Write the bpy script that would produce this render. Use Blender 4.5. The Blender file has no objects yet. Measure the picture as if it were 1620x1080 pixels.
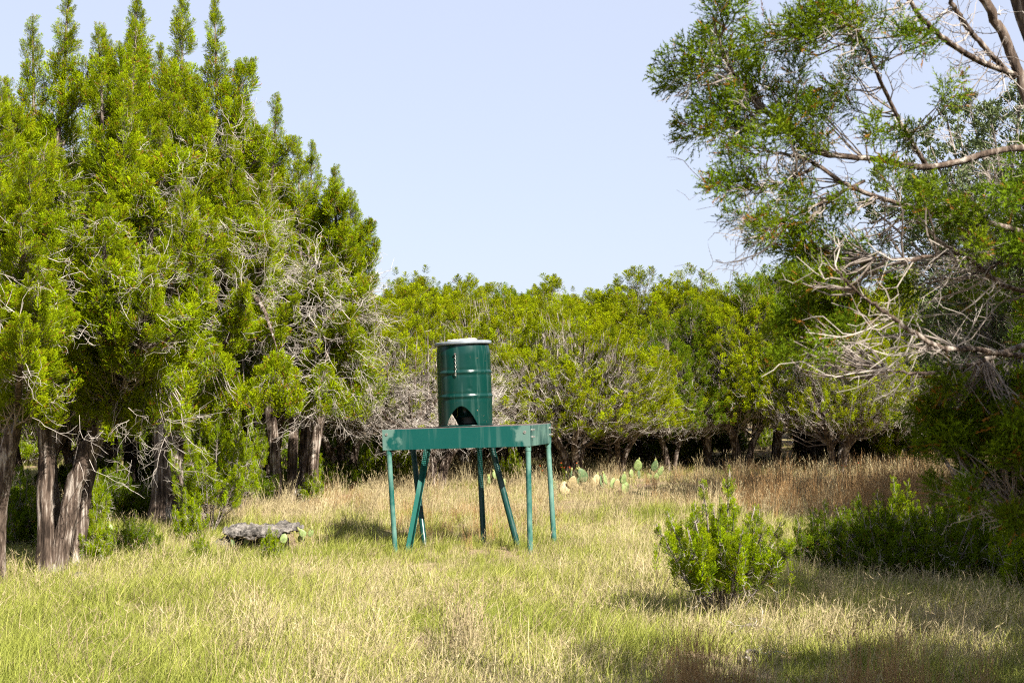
import bpy, bmesh, math, random
import numpy as np
from mathutils import Vector, Matrix, Euler, noise as mnoise

random.seed(7)
R_ = math.radians
scene = bpy.context.scene
COL = scene.collection
EYE, FPX, HORY, CX = 1.70, 2250.0, 620.0, 810.0

# ------------------------------------------------------------------ camera
cam_d = bpy.data.cameras.new('camera'); cam = bpy.data.objects.new('camera', cam_d); COL.objects.link(cam)
cam_d.lens = 50; cam_d.sensor_width = 36; cam_d.clip_end = 2000; cam_d.clip_start = .05
cam.location = (0, 0, EYE); cam.rotation_euler = (R_(90 + 2.04), 0, 0)
cam_d.dof.use_dof = True; cam_d.dof.focus_distance = 15.6; cam_d.dof.aperture_fstop = 8
scene.camera = cam

# ------------------------------------------------------------------ light
SUN_EL, SUN_AZ = 42.0, 38.0          # azimuth: degrees to the right of "straight behind the camera"
to_sun = Vector((math.sin(R_(SUN_AZ)) * math.cos(R_(SUN_EL)), -math.cos(R_(SUN_AZ)) * math.cos(R_(SUN_EL)), math.sin(R_(SUN_EL))))
sun_d = bpy.data.lights.new('sun', 'SUN'); sun = bpy.data.objects.new('sun', sun_d); COL.objects.link(sun)
sun_d.energy = 5.0; sun_d.angle = R_(.5); sun_d.color = (1, .94, .84)
sun.rotation_euler = to_sun.to_track_quat('Z', 'Y').to_euler()
w = bpy.data.worlds.new('World'); scene.world = w; w.use_nodes = True
nt = w.node_tree; bg = nt.nodes['Background']
sky = nt.nodes.new('ShaderNodeTexSky'); sky.sky_type = 'NISHITA'; sky.sun_disc = False
sky.sun_elevation = R_(SUN_EL)
sky.sun_rotation = R_(180 - SUN_AZ)
sky.air_density = 1.0; sky.dust_density = 1.6; sky.ozone_density = 3.0; sky.altitude = 300
mxs = nt.nodes.new('ShaderNodeMix'); mxs.data_type = 'RGBA'; mxs.inputs[0].default_value = .8; mxs.inputs[7].default_value = (3.12, 3.34, 4.1, 1)   # thin bright haze veiling the blue
nt.links.new(sky.outputs[0], mxs.inputs[6]); nt.links.new(mxs.outputs[2], bg.inputs[0]); bg.inputs[1].default_value = .078
scene.view_settings.view_transform = 'Standard'; scene.view_settings.look = 'None'
scene.view_settings.exposure = 1.6; scene.view_settings.gamma = 1; scene.view_settings.use_curve_mapping = False
DENOISE = False
cy = scene.cycles
cy.max_bounces = 6; cy.diffuse_bounces = 2; cy.glossy_bounces = 3; cy.transmission_bounces = 3; cy.transparent_max_bounces = 4
cy.use_adaptive_sampling = True; cy.adaptive_threshold = .02
cy.use_denoising = DENOISE; cy.filter_width = 1.15; cy.sample_clamp_indirect = 6
cy.caustics_reflective = False; cy.caustics_refractive = False

# ------------------------------------------------------------------ helpers
def gz(x, y):
    """height of the ground"""
    return (.045 * np.sin(x * .55 + 1.3) * np.cos(y * .42) + .03 * np.sin(x * 1.3 + y * .9) + .02 * np.sin(y * 2.1 - x * .7)
            + .02 * np.clip((y - 15) / 10, 0, 3) - .07 * np.exp(-((x + .5) ** 2 + (y - 15.3) ** 2) / 9))
def dist(py): return EYE * FPX / (py - HORY)
def at(px, py=None, D=None):
    D = D or dist(py); x = (px - CX) / FPX * D
    return Vector((x, D, float(gz(x, D))))
def zat(py, D): return EYE + (HORY - py) / FPX * D

def new_mesh(name, V, F, mats, attrs=None, smooth=False, mi=None):
    """V (n,3); F (m,k) constant k, or list of such arrays"""
    Fs = F if isinstance(F, list) else [F]
    Fs = [f for f in Fs if len(f)]
    me = bpy.data.meshes.new(name)
    V = np.asarray(V, np.float32)
    me.vertices.add(len(V)); me.vertices.foreach_set('co', V.ravel())
    nl = sum(f.size for f in Fs); nf = sum(len(f) for f in Fs)
    me.loops.add(nl); me.polygons.add(nf)
    me.loops.foreach_set('vertex_index', np.concatenate([f.ravel() for f in Fs]).astype(np.int32))
    tot = np.concatenate([np.full(len(f), f.shape[1], np.int32) for f in Fs])
    st = np.concatenate([[0], np.cumsum(tot)[:-1]]).astype(np.int32)
    me.polygons.foreach_set('loop_start', st); me.polygons.foreach_set('loop_total', tot)
    me.polygons.foreach_set('use_smooth', np.full(nf, smooth, bool))
    if mi is not None: me.polygons.foreach_set('material_index', np.asarray(mi, np.int32))
    for k, a in (attrs or {}).items():
        at_ = me.attributes.new(k, 'FLOAT', 'POINT'); at_.data.foreach_set('value', np.asarray(a, np.float32))
    for m in (mats if isinstance(mats, list) else [mats]): me.materials.append(m)
    me.update(); me.validate()
    return me

def link(name, data, parent=None):
    o = bpy.data.objects.new(name, data); COL.objects.link(o)
    if parent: o.parent = parent
    return o
def tag(o, label=None, cat=None, group=None, kind=None):
    if label: o['label'] = label
    if cat: o['category'] = cat
    if group: o['group'] = group
    if kind: o['kind'] = kind
    return o
def empty(name, loc, rz=0):
    o = link(name, None); o.location = loc; o.rotation_euler = (0, 0, rz); o.empty_display_size = .1; return o

class Buf:
    def __init__(s): s.V = []; s.F4 = []; s.F3 = []; s.T = []; s.n = 0
    def add(s, V, F, t=None):
        V = np.asarray(V, float).reshape(-1, 3); F = np.asarray(F, int)
        (s.F4 if F.shape[1] == 4 else s.F3).append(F + s.n); s.V.append(V)
        s.T.append(np.full(len(V), .5) if t is None else np.broadcast_to(np.asarray(t, float), (len(V),)).copy()); s.n += len(V)
    def mesh(s, name, mats, smooth=False):
        Fs = [np.concatenate(f) for f in (s.F4, s.F3) if f]
        return new_mesh(name, np.concatenate(s.V), Fs, mats, {'tint': np.concatenate(s.T)}, smooth)
def nrm(v): return v / np.maximum(np.linalg.norm(v, axis=-1, keepdims=True), 1e-9)

def tubes(buf, P, Rad, sides=3, tint=None, flute=0, rng=None, cap=False):
    """P (n,k,3) polylines, Rad (n,k)"""
    P = np.asarray(P, float); n, k, _ = P.shape
    if n == 0: return
    T = np.gradient(P, axis=1); T = nrm(T)
    mean = nrm(P[:, -1] - P[:, 0])
    ref = np.where(np.abs(mean[:, 2:3]) > .8, np.array([[1., 0, 0]]), np.array([[0, 0, 1.]]))[:, None, :]
    A = nrm(np.cross(T, np.broadcast_to(ref, T.shape))); B = np.cross(T, A)
    th = np.arange(sides) * 2 * np.pi / sides
    c, s_ = np.cos(th), np.sin(th)
    fl = np.ones((n, k, sides))
    if flute:
        kk = np.arange(k)[None, :, None]; ph = rng.random((n, 1, 1)) * 6
        fl = 1 + flute * (.5 * np.sin(th * 3 + ph + kk * .13) + .32 * np.sin(th * 5 + ph * 2 - kk * .17) + .3 * np.sin(th * 8 + ph * 3 + kk * .11))
        fl += flute * .25 * rng.standard_normal((n, k, sides))
    V = P[:, :, None, :] + (A[:, :, None, :] * c[None, None, :, None] + B[:, :, None, :] * s_[None, None, :, None]) * (Rad[:, :, None] * fl)[..., None]
    i = np.arange(n)[:, None, None] * (k * sides) + np.arange(k - 1)[None, :, None] * sides
    j = np.arange(sides)[None, None, :]; j2 = (j + 1) % sides
    F = np.stack([i + j, i + j2, i + sides + j2, i + sides + j], -1).reshape(-1, 4)
    t = None if tint is None else np.repeat(tint, k * sides)
    buf.add(V.reshape(-1, 3), F, t)
    if cap:
        for e in range(n):
            b0 = buf.n; ring = V[e, -1]; buf.add(np.vstack([ring, ring.mean(0)]), np.stack([np.arange(sides), (np.arange(sides) + 1) % sides, np.full(sides, sides)], -1), .5)

def paths(P0, P1, k, rng, sag=0., wob=0., up=0.):
    """batch of curved paths P0->P1; sag bends the middle down; wob = sideways noise in fractions of the length"""
    P0 = np.asarray(P0, float); P1 = np.asarray(P1, float); n = len(P0)
    t = np.linspace(0, 1, k)[None, :, None]
    L = np.linalg.norm(P1 - P0, axis=1)[:, None, None]
    P = P0[:, None] * (1 - t) + P1[:, None] * t
    P[:, :, 2] -= (sag * L * 4 * t * (1 - t))[:, :, 0]
    a = rng.standard_normal((n, 1, 3)) * wob * L; b = rng.standard_normal((n, 1, 3)) * wob * .6 * L
    P += a * np.sin(np.pi * t) + b * np.sin(2 * np.pi * t)
    if k > 4:
        nz = rng.standard_normal((n, k, 3)) * wob * .18 * L; nz[:, 0] = 0; nz[:, -1] = 0; P += nz
    return P

def kites(buf, B, D, Ln, W, rng, tint):
    n = len(B)
    S = nrm(np.cross(D, rng.standard_normal((n, 3)))) * W[:, None]
    V = np.stack([B - S, B + S, B + D * Ln[:, None]], 1)
    buf.add(V.reshape(-1, 3), (np.arange(n) * 3)[:, None] + np.arange(3)[None], np.repeat(tint, 3))

def foliage(buf, P, D, L, R, rng, tufts=14, per=9, kl=.05, kw=.007, ptint=None, spread=.55, tuftr=.03, rust=.02):
    spread = spread * .8
    """plumes of juniper sprays: P centre-base (n,3), D axis (n,3), L length (n,), R radius (n,)"""
    n = len(P)
    if n == 0: return
    ptint = rng.random(n) if ptint is None else ptint
    u = rng.random((n, tufts)) ** .8
    rad = R[:, None] * np.sin(np.pi * np.clip(u * .8 + .2, 0, 1)) ** .7 * np.sqrt(rng.random((n, tufts)))
    X = nrm(np.cross(D, rng.standard_normal((n, 3)))); Y = np.cross(D, X)
    a = rng.random((n, tufts)) * 2 * np.pi
    radial = X[:, None] * np.cos(a)[..., None] + Y[:, None] * np.sin(a)[..., None]
    C = P[:, None] + D[:, None] * (u * L[:, None])[..., None] + radial * rad[..., None]
    TD = nrm(D[:, None] * 1.0 + radial * (.6 * rad / np.maximum(R[:, None], 1e-3))[..., None] + rng.standard_normal((n, tufts, 3)) * .24 + np.array([0, 0, .35]))
    tt = np.clip(ptint[:, None] * .55 + rng.random((n, tufts)) * .45, 0, .97)
    tt = np.where(rng.random((n, tufts)) < rust, 1.5, tt)
    C = C.reshape(-1, 3); TD = TD.reshape(-1, 3); tt = tt.ravel(); m = len(C)
    B = np.repeat(C, per, 0) + rng.standard_normal((m * per, 3)) * tuftr * .45
    DD = nrm(np.repeat(TD, per, 0) + rng.standard_normal((m * per, 3)) * spread)
    B = B + DD * (rng.random(m * per) * tuftr)[:, None]
    Ln = kl * (.6 + .8 * rng.random(m * per)); W = kw * (.7 + .6 * rng.random(m * per))
    kites(buf, B, DD, Ln, W, rng, np.repeat(tt, per))

_groups = {}
def scatter_group(name, sources):
    """node group: instance one of the source meshes on every point of the mesh"""
    if name in _groups: return _groups[name]
    col = bpy.data.collections.new(name + '_sources')
    for k, me in enumerate(sources):
        kind_ = None
        if isinstance(me, tuple): me, kind_ = me
        o = bpy.data.objects.new('%s_%02d' % (name, k), me); col.objects.link(o)
        if kind_: o.modifiers.new('sprays', 'NODES').node_group = scatter_group('juniper_' + kind_, SPRAYS[kind_])
    g = bpy.data.node_groups.new(name, 'GeometryNodeTree')
    g.interface.new_socket('Geometry', in_out='INPUT', socket_type='NodeSocketGeometry'); g.interface.new_socket('Geometry', in_out='OUTPUT', socket_type='NodeSocketGeometry')
    gi = g.nodes.new('NodeGroupInput'); go = g.nodes.new('NodeGroupOutput')
    ci = g.nodes.new('GeometryNodeCollectionInfo'); ci.inputs[0].default_value = col; ci.inputs['Separate Children'].default_value = True; ci.inputs['Reset Children'].default_value = True
    ip = g.nodes.new('GeometryNodeInstanceOnPoints'); ip.inputs['Pick Instance'].default_value = True
    def na(nm, dt):
        n = g.nodes.new('GeometryNodeInputNamedAttribute'); n.data_type = dt; n.inputs[0].default_value = nm
        return [s for s in n.outputs if s.enabled][0]
    g.links.new(gi.outputs[0], ip.inputs['Points']); g.links.new(ci.outputs[0], ip.inputs['Instance'])
    g.links.new(na('idx', 'INT'), ip.inputs['Instance Index']); g.links.new(na('rot', 'FLOAT_VECTOR'), ip.inputs['Rotation']); g.links.new(na('scl', 'FLOAT_VECTOR'), ip.inputs['Scale'])
    g.links.new(ip.outputs[0], go.inputs[0]); _groups[name] = g
    return g
def point_mesh(name, pts, idx, rot, scl, tint):
    me = bpy.data.meshes.new(name); me.vertices.add(len(pts)); me.vertices.foreach_set('co', np.asarray(pts, np.float32).ravel())
    a = me.attributes.new('idx', 'INT', 'POINT'); a.data.foreach_set('value', np.asarray(idx, np.int32))
    a = me.attributes.new('rot', 'FLOAT_VECTOR', 'POINT'); a.data.foreach_set('vector', np.asarray(rot, np.float32).ravel())
    a = me.attributes.new('scl', 'FLOAT_VECTOR', 'POINT'); a.data.foreach_set('vector', np.asarray(scl, np.float32).ravel())
    a = me.attributes.new('itint', 'FLOAT', 'POINT'); a.data.foreach_set('value', np.asarray(tint, np.float32))
    return me
def gn_scatter(name, label, pts, idx, rot, scl, tint, sources, kind='stuff'):
    o = link(name, point_mesh(name, pts, idx, rot, scl, tint)); tag(o, label, kind=kind)
    md = o.modifiers.new('scatter', 'NODES'); md.node_group = scatter_group(name, sources)
    return o

# ------------------------------------------------------------------ materials
def M(name, color=(.5, .5, .5), rough=.8, spec=.3):
    m = bpy.data.materials.new(name); m.use_nodes = True
    b = m.node_tree.nodes['Principled BSDF']
    b.inputs['Base Color'].default_value = (*color, 1); b.inputs['Roughness'].default_value = rough
    b.inputs['Specular IOR Level'].default_value = spec
    return m, m.node_tree, b
def N(t, typ, **kw):
    n = t.nodes.new(typ)
    for k, v in kw.items(): setattr(n, k, v)
    return n
def ramp(t, fac, stops, interp='LINEAR'):
    r = N(t, 'ShaderNodeValToRGB'); r.color_ramp.interpolation = interp
    e = r.color_ramp.elements
    while len(e) < len(stops): e.new(.5)
    for k, (p, c) in enumerate(stops): e[k].position = p; e[k].color = (*c, 1)
    t.links.new(fac, r.inputs[0]); return r.outputs[0]
def noise(t, scale, detail=4, rough=.55, vec=None, mscale=None, coord='Object'):
    tc = N(t, 'ShaderNodeTexCoord'); v = vec or tc.outputs[coord]
    if mscale:
        mp = N(t, 'ShaderNodeMapping'); mp.inputs['Scale'].default_value = mscale; t.links.new(v, mp.inputs[0]); v = mp.outputs[0]
    n = N(t, 'ShaderNodeTexNoise'); n.inputs['Scale'].default_value = scale; n.inputs['Detail'].default_value = detail; n.inputs['Roughness'].default_value = rough
    t.links.new(v, n.inputs['Vector']); return n.outputs['Fac']
def mix(t, fac, a, b, mode='MIX'):
    m = N(t, 'ShaderNodeMix', data_type='RGBA', blend_type=mode)
    for s, v in ((m.inputs[0], fac), (m.inputs[6], a), (m.inputs[7], b)):
        if isinstance(v, (int, float)): s.default_value = v
        elif isinstance(v, tuple): s.default_value = (*v, 1)
        else: t.links.new(v, s)
    return m.outputs[2]
def mth(t, op, a, b=None, c=None, clamp=False):
    m = N(t, 'ShaderNodeMath', operation=op, use_clamp=clamp)
    for s, v in zip(m.inputs, (a, b, c)):
        if v is None: continue
        if isinstance(v, (int, float)): s.default_value = v
        else: t.links.new(v, s)
    return m.outputs[0]
def bump(t, b, h, strength=.5, d=.01):
    bp = N(t, 'ShaderNodeBump'); bp.inputs['Strength'].default_value = strength; bp.inputs['Distance'].default_value = d
    t.links.new(h, bp.inputs['Height']); t.links.new(bp.outputs[0], b.inputs['Normal'])

def foliage_mat(name, dark, light, rust=(.24, .11, .02), transl=.3, inst=False, rough=.75):
    m, t, b = M(name, rough=rough, spec=.04)
    a = N(t, 'ShaderNodeAttribute', attribute_name='tint')
    oi = N(t, 'ShaderNodeObjectInfo')
    fac = a.outputs['Fac']
    if inst:
        ia = N(t, 'ShaderNodeAttribute', attribute_name='itint', attribute_type='INSTANCER')
        fac = mth(t, 'ADD', mth(t, 'MULTIPLY', a.outputs['Fac'], .5), mth(t, 'MULTIPLY', ia.outputs['Fac'], .5))
    mid = tuple((x + y) / 2 for x, y in zip(dark, light))
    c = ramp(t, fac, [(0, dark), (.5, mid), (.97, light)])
    hs = N(t, 'ShaderNodeHueSaturation')
    t.links.new(c, hs.inputs['Color'])
    t.links.new(mth(t, 'MULTIPLY_ADD', oi.outputs['Random'], .02, .487), hs.inputs['Hue'])
    t.links.new(mth(t, 'MULTIPLY_ADD', oi.outputs['Random'], .3, .86), hs.inputs['Value'])
    isr = mth(t, 'GREATER_THAN', a.outputs['Fac'], 1.2)
    c = mix(t, isr, hs.outputs[0], rust)
    t.links.new(c, b.inputs['Base Color'])
    if transl:
        tr = N(t, 'ShaderNodeBsdfTranslucent'); t.links.new(mix(t, 1.0, c, (1.1, 1.15, .6), 'MULTIPLY'), tr.inputs[0])
        mx = N(t, 'ShaderNodeMixShader'); mx.inputs[0].default_value = transl
        out = t.nodes['Material Output']
        t.links.new(b.outputs[0], mx.inputs[1]); t.links.new(tr.outputs[0], mx.inputs[2]); t.links.new(mx.outputs[0], out.inputs[0])
    return m
JUN = foliage_mat('juniper_foliage', (.03, .06, .003), (.275, .35, .004), transl=.15)
JUNY = foliage_mat('young_juniper_foliage', (.05, .09, .004), (.30, .36, .004), transl=.2)
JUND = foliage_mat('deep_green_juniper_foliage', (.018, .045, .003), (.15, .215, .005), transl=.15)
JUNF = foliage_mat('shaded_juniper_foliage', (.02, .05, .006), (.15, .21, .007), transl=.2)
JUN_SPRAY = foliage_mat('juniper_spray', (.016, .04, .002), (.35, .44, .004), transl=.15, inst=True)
JUNL_SPRAY = foliage_mat('tree_line_juniper_spray', (.022, .042, .002), (.37, .43, .004), transl=.15, inst=True)
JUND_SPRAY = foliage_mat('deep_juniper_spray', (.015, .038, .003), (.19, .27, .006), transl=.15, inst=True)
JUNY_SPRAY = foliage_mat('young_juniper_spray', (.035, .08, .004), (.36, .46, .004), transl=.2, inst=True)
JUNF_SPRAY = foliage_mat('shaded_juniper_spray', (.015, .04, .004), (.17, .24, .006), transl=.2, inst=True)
OAK = foliage_mat('oak_foliage', (.05, .075, .03), (.15, .18, .08), transl=.15, rough=.45)

def bark_mat(name, dark, mid, light, zs=2.5, sc=26):
    m, t, b = M(name, rough=.9, spec=.15)
    n1 = noise(t, sc, 6, .62, mscale=(1, 1, zs / sc)); n2 = noise(t, 3.0, 3)
    f = mth(t, 'ADD', n1, mth(t, 'MULTIPLY_ADD', n2, .5, -.25))
    c = ramp(t, f, [(.36, dark), (.52, mid), (.68, light)])
    t.links.new(c, b.inputs['Base Color']); bump(t, b, n1, 1, .03)
    return m
BARK = bark_mat('juniper_bark', (.022, .015, .011), (.105, .076, .058), (.40, .35, .30))
BARKG = bark_mat('grey_juniper_bark', (.09, .07, .06), (.24, .2, .17), (.42, .38, .34))
def twig_mat(name, a_, b_):
    m, t, b = M(name, rough=.85, spec=.2)
    a = N(t, 'ShaderNodeAttribute', attribute_name='tint')
    t.links.new(ramp(t, a.outputs['Fac'], [(0, a_), (1, b_)]), b.inputs['Base Color']); return m
TWIG = twig_mat('dead_twig', (.10, .075, .06), (.50, .45, .40))
BRANCH = twig_mat('branch_bark', (.13, .09, .07), (.36, .28, .22))

# ------------------------------------------------------------------ ground
def build_ground():
    def axis(a, b, fine, lo, hi, far):
        mid = np.arange(a, b + 1e-6, fine)
        return np.concatenate([-np.geomspace(-lo, 1, 1) if False else np.linspace(lo, a - 2, far), mid, np.linspace(b + 2, hi, far)])
    xs = axis(-14, 14, .25, -500, 500, 14); ys = axis(3, 44, .25, -120, 900, 14)
    X, Y = np.meshgrid(xs, ys); Z = gz(X, Y)
    rng = np.random.default_rng(3); Z = Z + rng.standard_normal(Z.shape) * .006
    far = (np.abs(X) > 60) | (Y > 100) | (Y < -30); Z[far] = .05
    V = np.stack([X, Y, Z], -1).reshape(-1, 3); nx = len(xs)
    i = (np.arange(len(ys) - 1)[:, None] * nx + np.arange(nx - 1)[None]).ravel()
    F = np.stack([i, i + 1, i + nx + 1, i + nx], -1)
    m, t, b = M('dry_soil_and_litter', rough=.95, spec=.1)
    n1 = noise(t, 1.1, 5, .6); n2 = noise(t, 38, 5, .7); n3 = noise(t, 9, 4)
    c = ramp(t, n2, [(.3, (.10, .07, .045)), (.5, (.25, .17, .115)), (.68, (.42, .31, .22))])
    g = ramp(t, n3, [(.35, (.13, .13, .045)), (.7, (.30, .25, .12))])
    c = mix(t, ramp(t, n1, [(.42, (0, 0, 0)), (.6, (1, 1, 1))]), c, g)
    t.links.new(c, b.inputs['Base Color']); bump(t, b, n2, .9, .03)
    o = link('ground', new_mesh('ground', V, F, m, smooth=True)); tag(o, 'dry meadow soil covered in litter', kind='structure')
build_ground()

# ------------------------------------------------------------------ sprays of juniper foliage
def spray(seed, mat, nf=30, per=19, L=.30, R=.075, rust=.03, kl=.027, kw=.0031):
    """one feathery juniper spray growing along +Z: short branchlets set with scale twigs"""
    rng = np.random.default_rng(seed); buf = Buf()
    u = (np.arange(nf) + rng.random(nf)) / nf; a = np.arange(nf) * 2.4 + rng.random(nf)
    rad = np.stack([np.cos(a), np.sin(a), np.zeros(nf)], -1)
    rr = R * np.sin(np.pi * np.clip(u * .78 + .2, 0, 1)) ** .8
    bend = rng.normal(0, .02, 2)
    B = np.stack([bend[0] * u ** 2, bend[1] * u ** 2, u * L * .86], -1) + rad * (rr * rng.uniform(.1, .45, nf))[:, None]
    D = nrm(rad * (.85 - .55 * u)[:, None] + np.array([0, 0, .75]) + rng.standard_normal((nf, 3)) * .15)
    Lf = (rr * 1.0 + .022) * rng.uniform(.75, 1.2, nf)
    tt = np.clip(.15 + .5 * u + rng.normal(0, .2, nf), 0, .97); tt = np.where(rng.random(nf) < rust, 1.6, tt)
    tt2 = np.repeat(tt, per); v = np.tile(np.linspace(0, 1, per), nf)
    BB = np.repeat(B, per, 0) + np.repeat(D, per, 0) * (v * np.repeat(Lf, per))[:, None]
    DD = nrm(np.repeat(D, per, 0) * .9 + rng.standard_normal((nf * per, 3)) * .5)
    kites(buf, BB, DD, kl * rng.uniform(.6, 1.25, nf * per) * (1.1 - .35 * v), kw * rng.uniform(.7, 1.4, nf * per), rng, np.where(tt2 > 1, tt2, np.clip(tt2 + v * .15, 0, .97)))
    return buf.mesh('spray_%d' % seed, mat)
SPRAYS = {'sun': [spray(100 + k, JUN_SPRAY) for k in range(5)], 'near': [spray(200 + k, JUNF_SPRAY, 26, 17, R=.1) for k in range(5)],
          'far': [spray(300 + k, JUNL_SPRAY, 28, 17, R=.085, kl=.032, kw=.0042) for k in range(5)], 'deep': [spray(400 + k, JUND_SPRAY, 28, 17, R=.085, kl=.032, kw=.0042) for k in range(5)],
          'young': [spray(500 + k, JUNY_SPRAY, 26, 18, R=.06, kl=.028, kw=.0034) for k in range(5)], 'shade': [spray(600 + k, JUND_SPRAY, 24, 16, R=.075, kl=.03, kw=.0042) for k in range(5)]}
def plume_points(name, P, D, L, tint, seed, wide=1.):
    rng = np.random.default_rng(seed); n = len(P)
    X = nrm(np.cross(D, rng.standard_normal((n, 3)))); Y = np.cross(D, X)
    rot = np.stack([np.arctan2(Y[:, 2], D[:, 2]), np.arcsin(np.clip(-X[:, 2], -1, 1)), np.arctan2(X[:, 1], X[:, 0])], -1)
    s = L / .30
    return point_mesh(name, P, rng.integers(0, 5, n), rot, np.stack([s * wide, s * wide, s], -1), tint)

# ------------------------------------------------------------------ juniper generator
class Tree:
    """collects trunk, branches, dead twigs and sprays of one tree in local coordinates"""
    def __init__(s, seed, gn=None, wide=1.): s.gn = gn; s.wide = wide; s.pl = []; s.seed = seed; s.rng = np.random.default_rng(seed); s.tr = Buf(); s.tw = Buf(); s.fo = Buf(); s.ends = []
    def stem(s, pts, r0, r1, sides=12, flute=.13, k=22, wob=.02, flare=True):
        pts = np.asarray(pts, float)
        # smooth interpolation through the points (Catmull-Rom)
        q = np.vstack([2 * pts[0] - pts[1], pts, 2 * pts[-1] - pts[-2]]); out = []
        seg = len(pts) - 1; per = max(2, k // seg)
        for i in range(seg):
            p0, p1, p2, p3 = q[i:i + 4]
            for u in np.linspace(0, 1, per, endpoint=(i == seg - 1)):
                out.append(.5 * (2 * p1 + (p2 - p0) * u + (2 * p0 - 5 * p1 + 4 * p2 - p3) * u * u + (3 * p1 - p0 - 3 * p2 + p3) * u ** 3))
        P = np.array(out); kk = len(P)
        P += s.rng.standard_normal((kk, 3)) * wob * np.linspace(.0, 1, kk)[:, None] * min(.3, r0 * 4)
        u = np.linspace(0, 1, kk); rad = r0 * (1 - u) ** .8 + r1 * u ** .8
        if flare: rad = rad * (1 + .5 * np.exp(-u * 16))
        tubes(s.tr, P[None], rad[None], sides, tint=s.rng.random(1) * .3 + .35, flute=flute, rng=s.rng)
        return P
    def leader(s, path, z0, R, n, upness=.8, pl=.28, pr=.09, tufts=14, per=9, kl=.05, kw=.007, pw=.75, bare=.0, elev=.55, tip=True, tint0=None, rust=.02, keep=None, clump=2.2, gap=-.7, n_mul=.6):
        """sprays along one leader stem; path (k,3)"""
        rng = s.rng; n = max(4, int(n * n_mul))
        zt = path[-1][2]; cum = path[:, 2]
        t = rng.random(n) ** .95                             # 0 bottom .. 1 top
        z = z0 + (zt - z0) * t
        Rt = R * (1 - t) ** pw + .025
        rr = Rt * np.sqrt(rng.random(n) * .85 + .15); az = rng.random(n) * 2 * np.pi
        rad = np.stack([np.cos(az), np.sin(az), np.zeros(n)], -1)
        # axis position at height z
        def ax(zz):
            o = np.argsort(cum); return np.stack([np.interp(zz, cum[o], path[o, 0]), np.interp(zz, cum[o], path[o, 1]), zz], -1)
        P1 = ax(z) + rad * rr[:, None]
        zs = np.maximum(z - rr * elev, max(.15, cum.min())); P0 = ax(zs)
        if clump:
            ph = rng.random(6) * 6; q = P1 * clump
            nz = np.sin(q[:, 0] * 3.1 + ph[0] + 1.3 * np.sin(q[:, 2] * 2.3 + ph[1])) + np.sin(q[:, 1] * 2.9 + ph[2] + 1.1 * np.sin(q[:, 0] * 2.1 + ph[3])) + np.sin(q[:, 2] * 3.7 + ph[4] + 1.2 * np.sin(q[:, 1] * 1.9 + ph[5]))
            k_ = (nz > gap) | (t > .62) | (rr < .1); P1, P0, rad, rr, z = P1[k_], P0[k_], rad[k_], rr[k_], z[k_]; n = len(P1)
        D = nrm(rad * (1 - upness)[:, None] if isinstance(upness, np.ndarray) else rad * (1 - upness) + np.array([0, 0, upness]) + rng.standard_normal((n, 3)) * .16)
        if keep is not None:
            k_ = keep(P1); P1, P0, D, rr, z = P1[k_], P0[k_], D[k_], rr[k_], z[k_]; n = len(P1)
        if tip:
            m = 4; P1 = np.vstack([P1, np.repeat(path[-1][None], m, 0) - np.array([0, 0, 1]) * np.linspace(0, .3, m)[:, None]]); P0 = np.vstack([P0, np.repeat(path[-2][None], m, 0)])
            D = np.vstack([D, nrm(np.array([[0, 0, 1.]]) + rng.standard_normal((m, 3)) * .12)]); n += m
        fz = np.clip((zt - P1[:, 2]) / min(1.1, .5 * (zt - z0) + .02), 0, 1)                # finer sprays towards the tip
        Lp = pl * (.6 + .7 * rng.random(n)) * (.34 + .66 * fz ** .8); Rp = pr * (.7 + .6 * rng.random(n)) * (.4 + .6 * fz)
        B = paths(P0, P1, 4, rng, sag=.1, wob=.05)
        r0 = .003 + .006 * np.linalg.norm(P1 - P0, axis=1)
        tubes(s.tw, B, r0[:, None] * np.linspace(1, .45, 4)[None], 3, tint=rng.random(n) * .5)
        live = rng.random(n) >= bare
        s.leaves((P1 - D * (Lp * .3)[:, None])[live], D[live], Lp[live], Rp[live], rng, tufts, per, kl, kw, ptint=tint0, rust=rust)
        s.ends.append(B)
    def leaves(s, P, D, L, R, *a, **k):
        if s.gn: s.pl.append((P, D, L))
        else: foliage(s.fo, P, D, L, R, *a, **k)
    def dead(s, n, Lr=(.25, .6), forks=5, rad=.004, pick=None, out=.7, zr=None, bright=(.25, 1)):
        """bare grey twigs springing from the inner branches"""
        rng = s.rng
        B = np.concatenate(s.ends)
        if zr is not None:
            zz = B[:, 2, 2]; B = B[(zz > zr[0]) & (zz < zr[1])]
        if len(B) == 0: return
        i = rng.integers(0, len(B), n); j = rng.integers(1, 4, n)
        P0 = B[i, j]; base = nrm(B[i, 3] - B[i, 0])
        D = nrm(base * out + rng.standard_normal((n, 3)) * .55 - np.array([0, 0, .12]))
        L = Lr[0] + (Lr[1] - Lr[0]) * rng.random(n)
        s.twigset(P0, D, L, forks, rad, bright)
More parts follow.
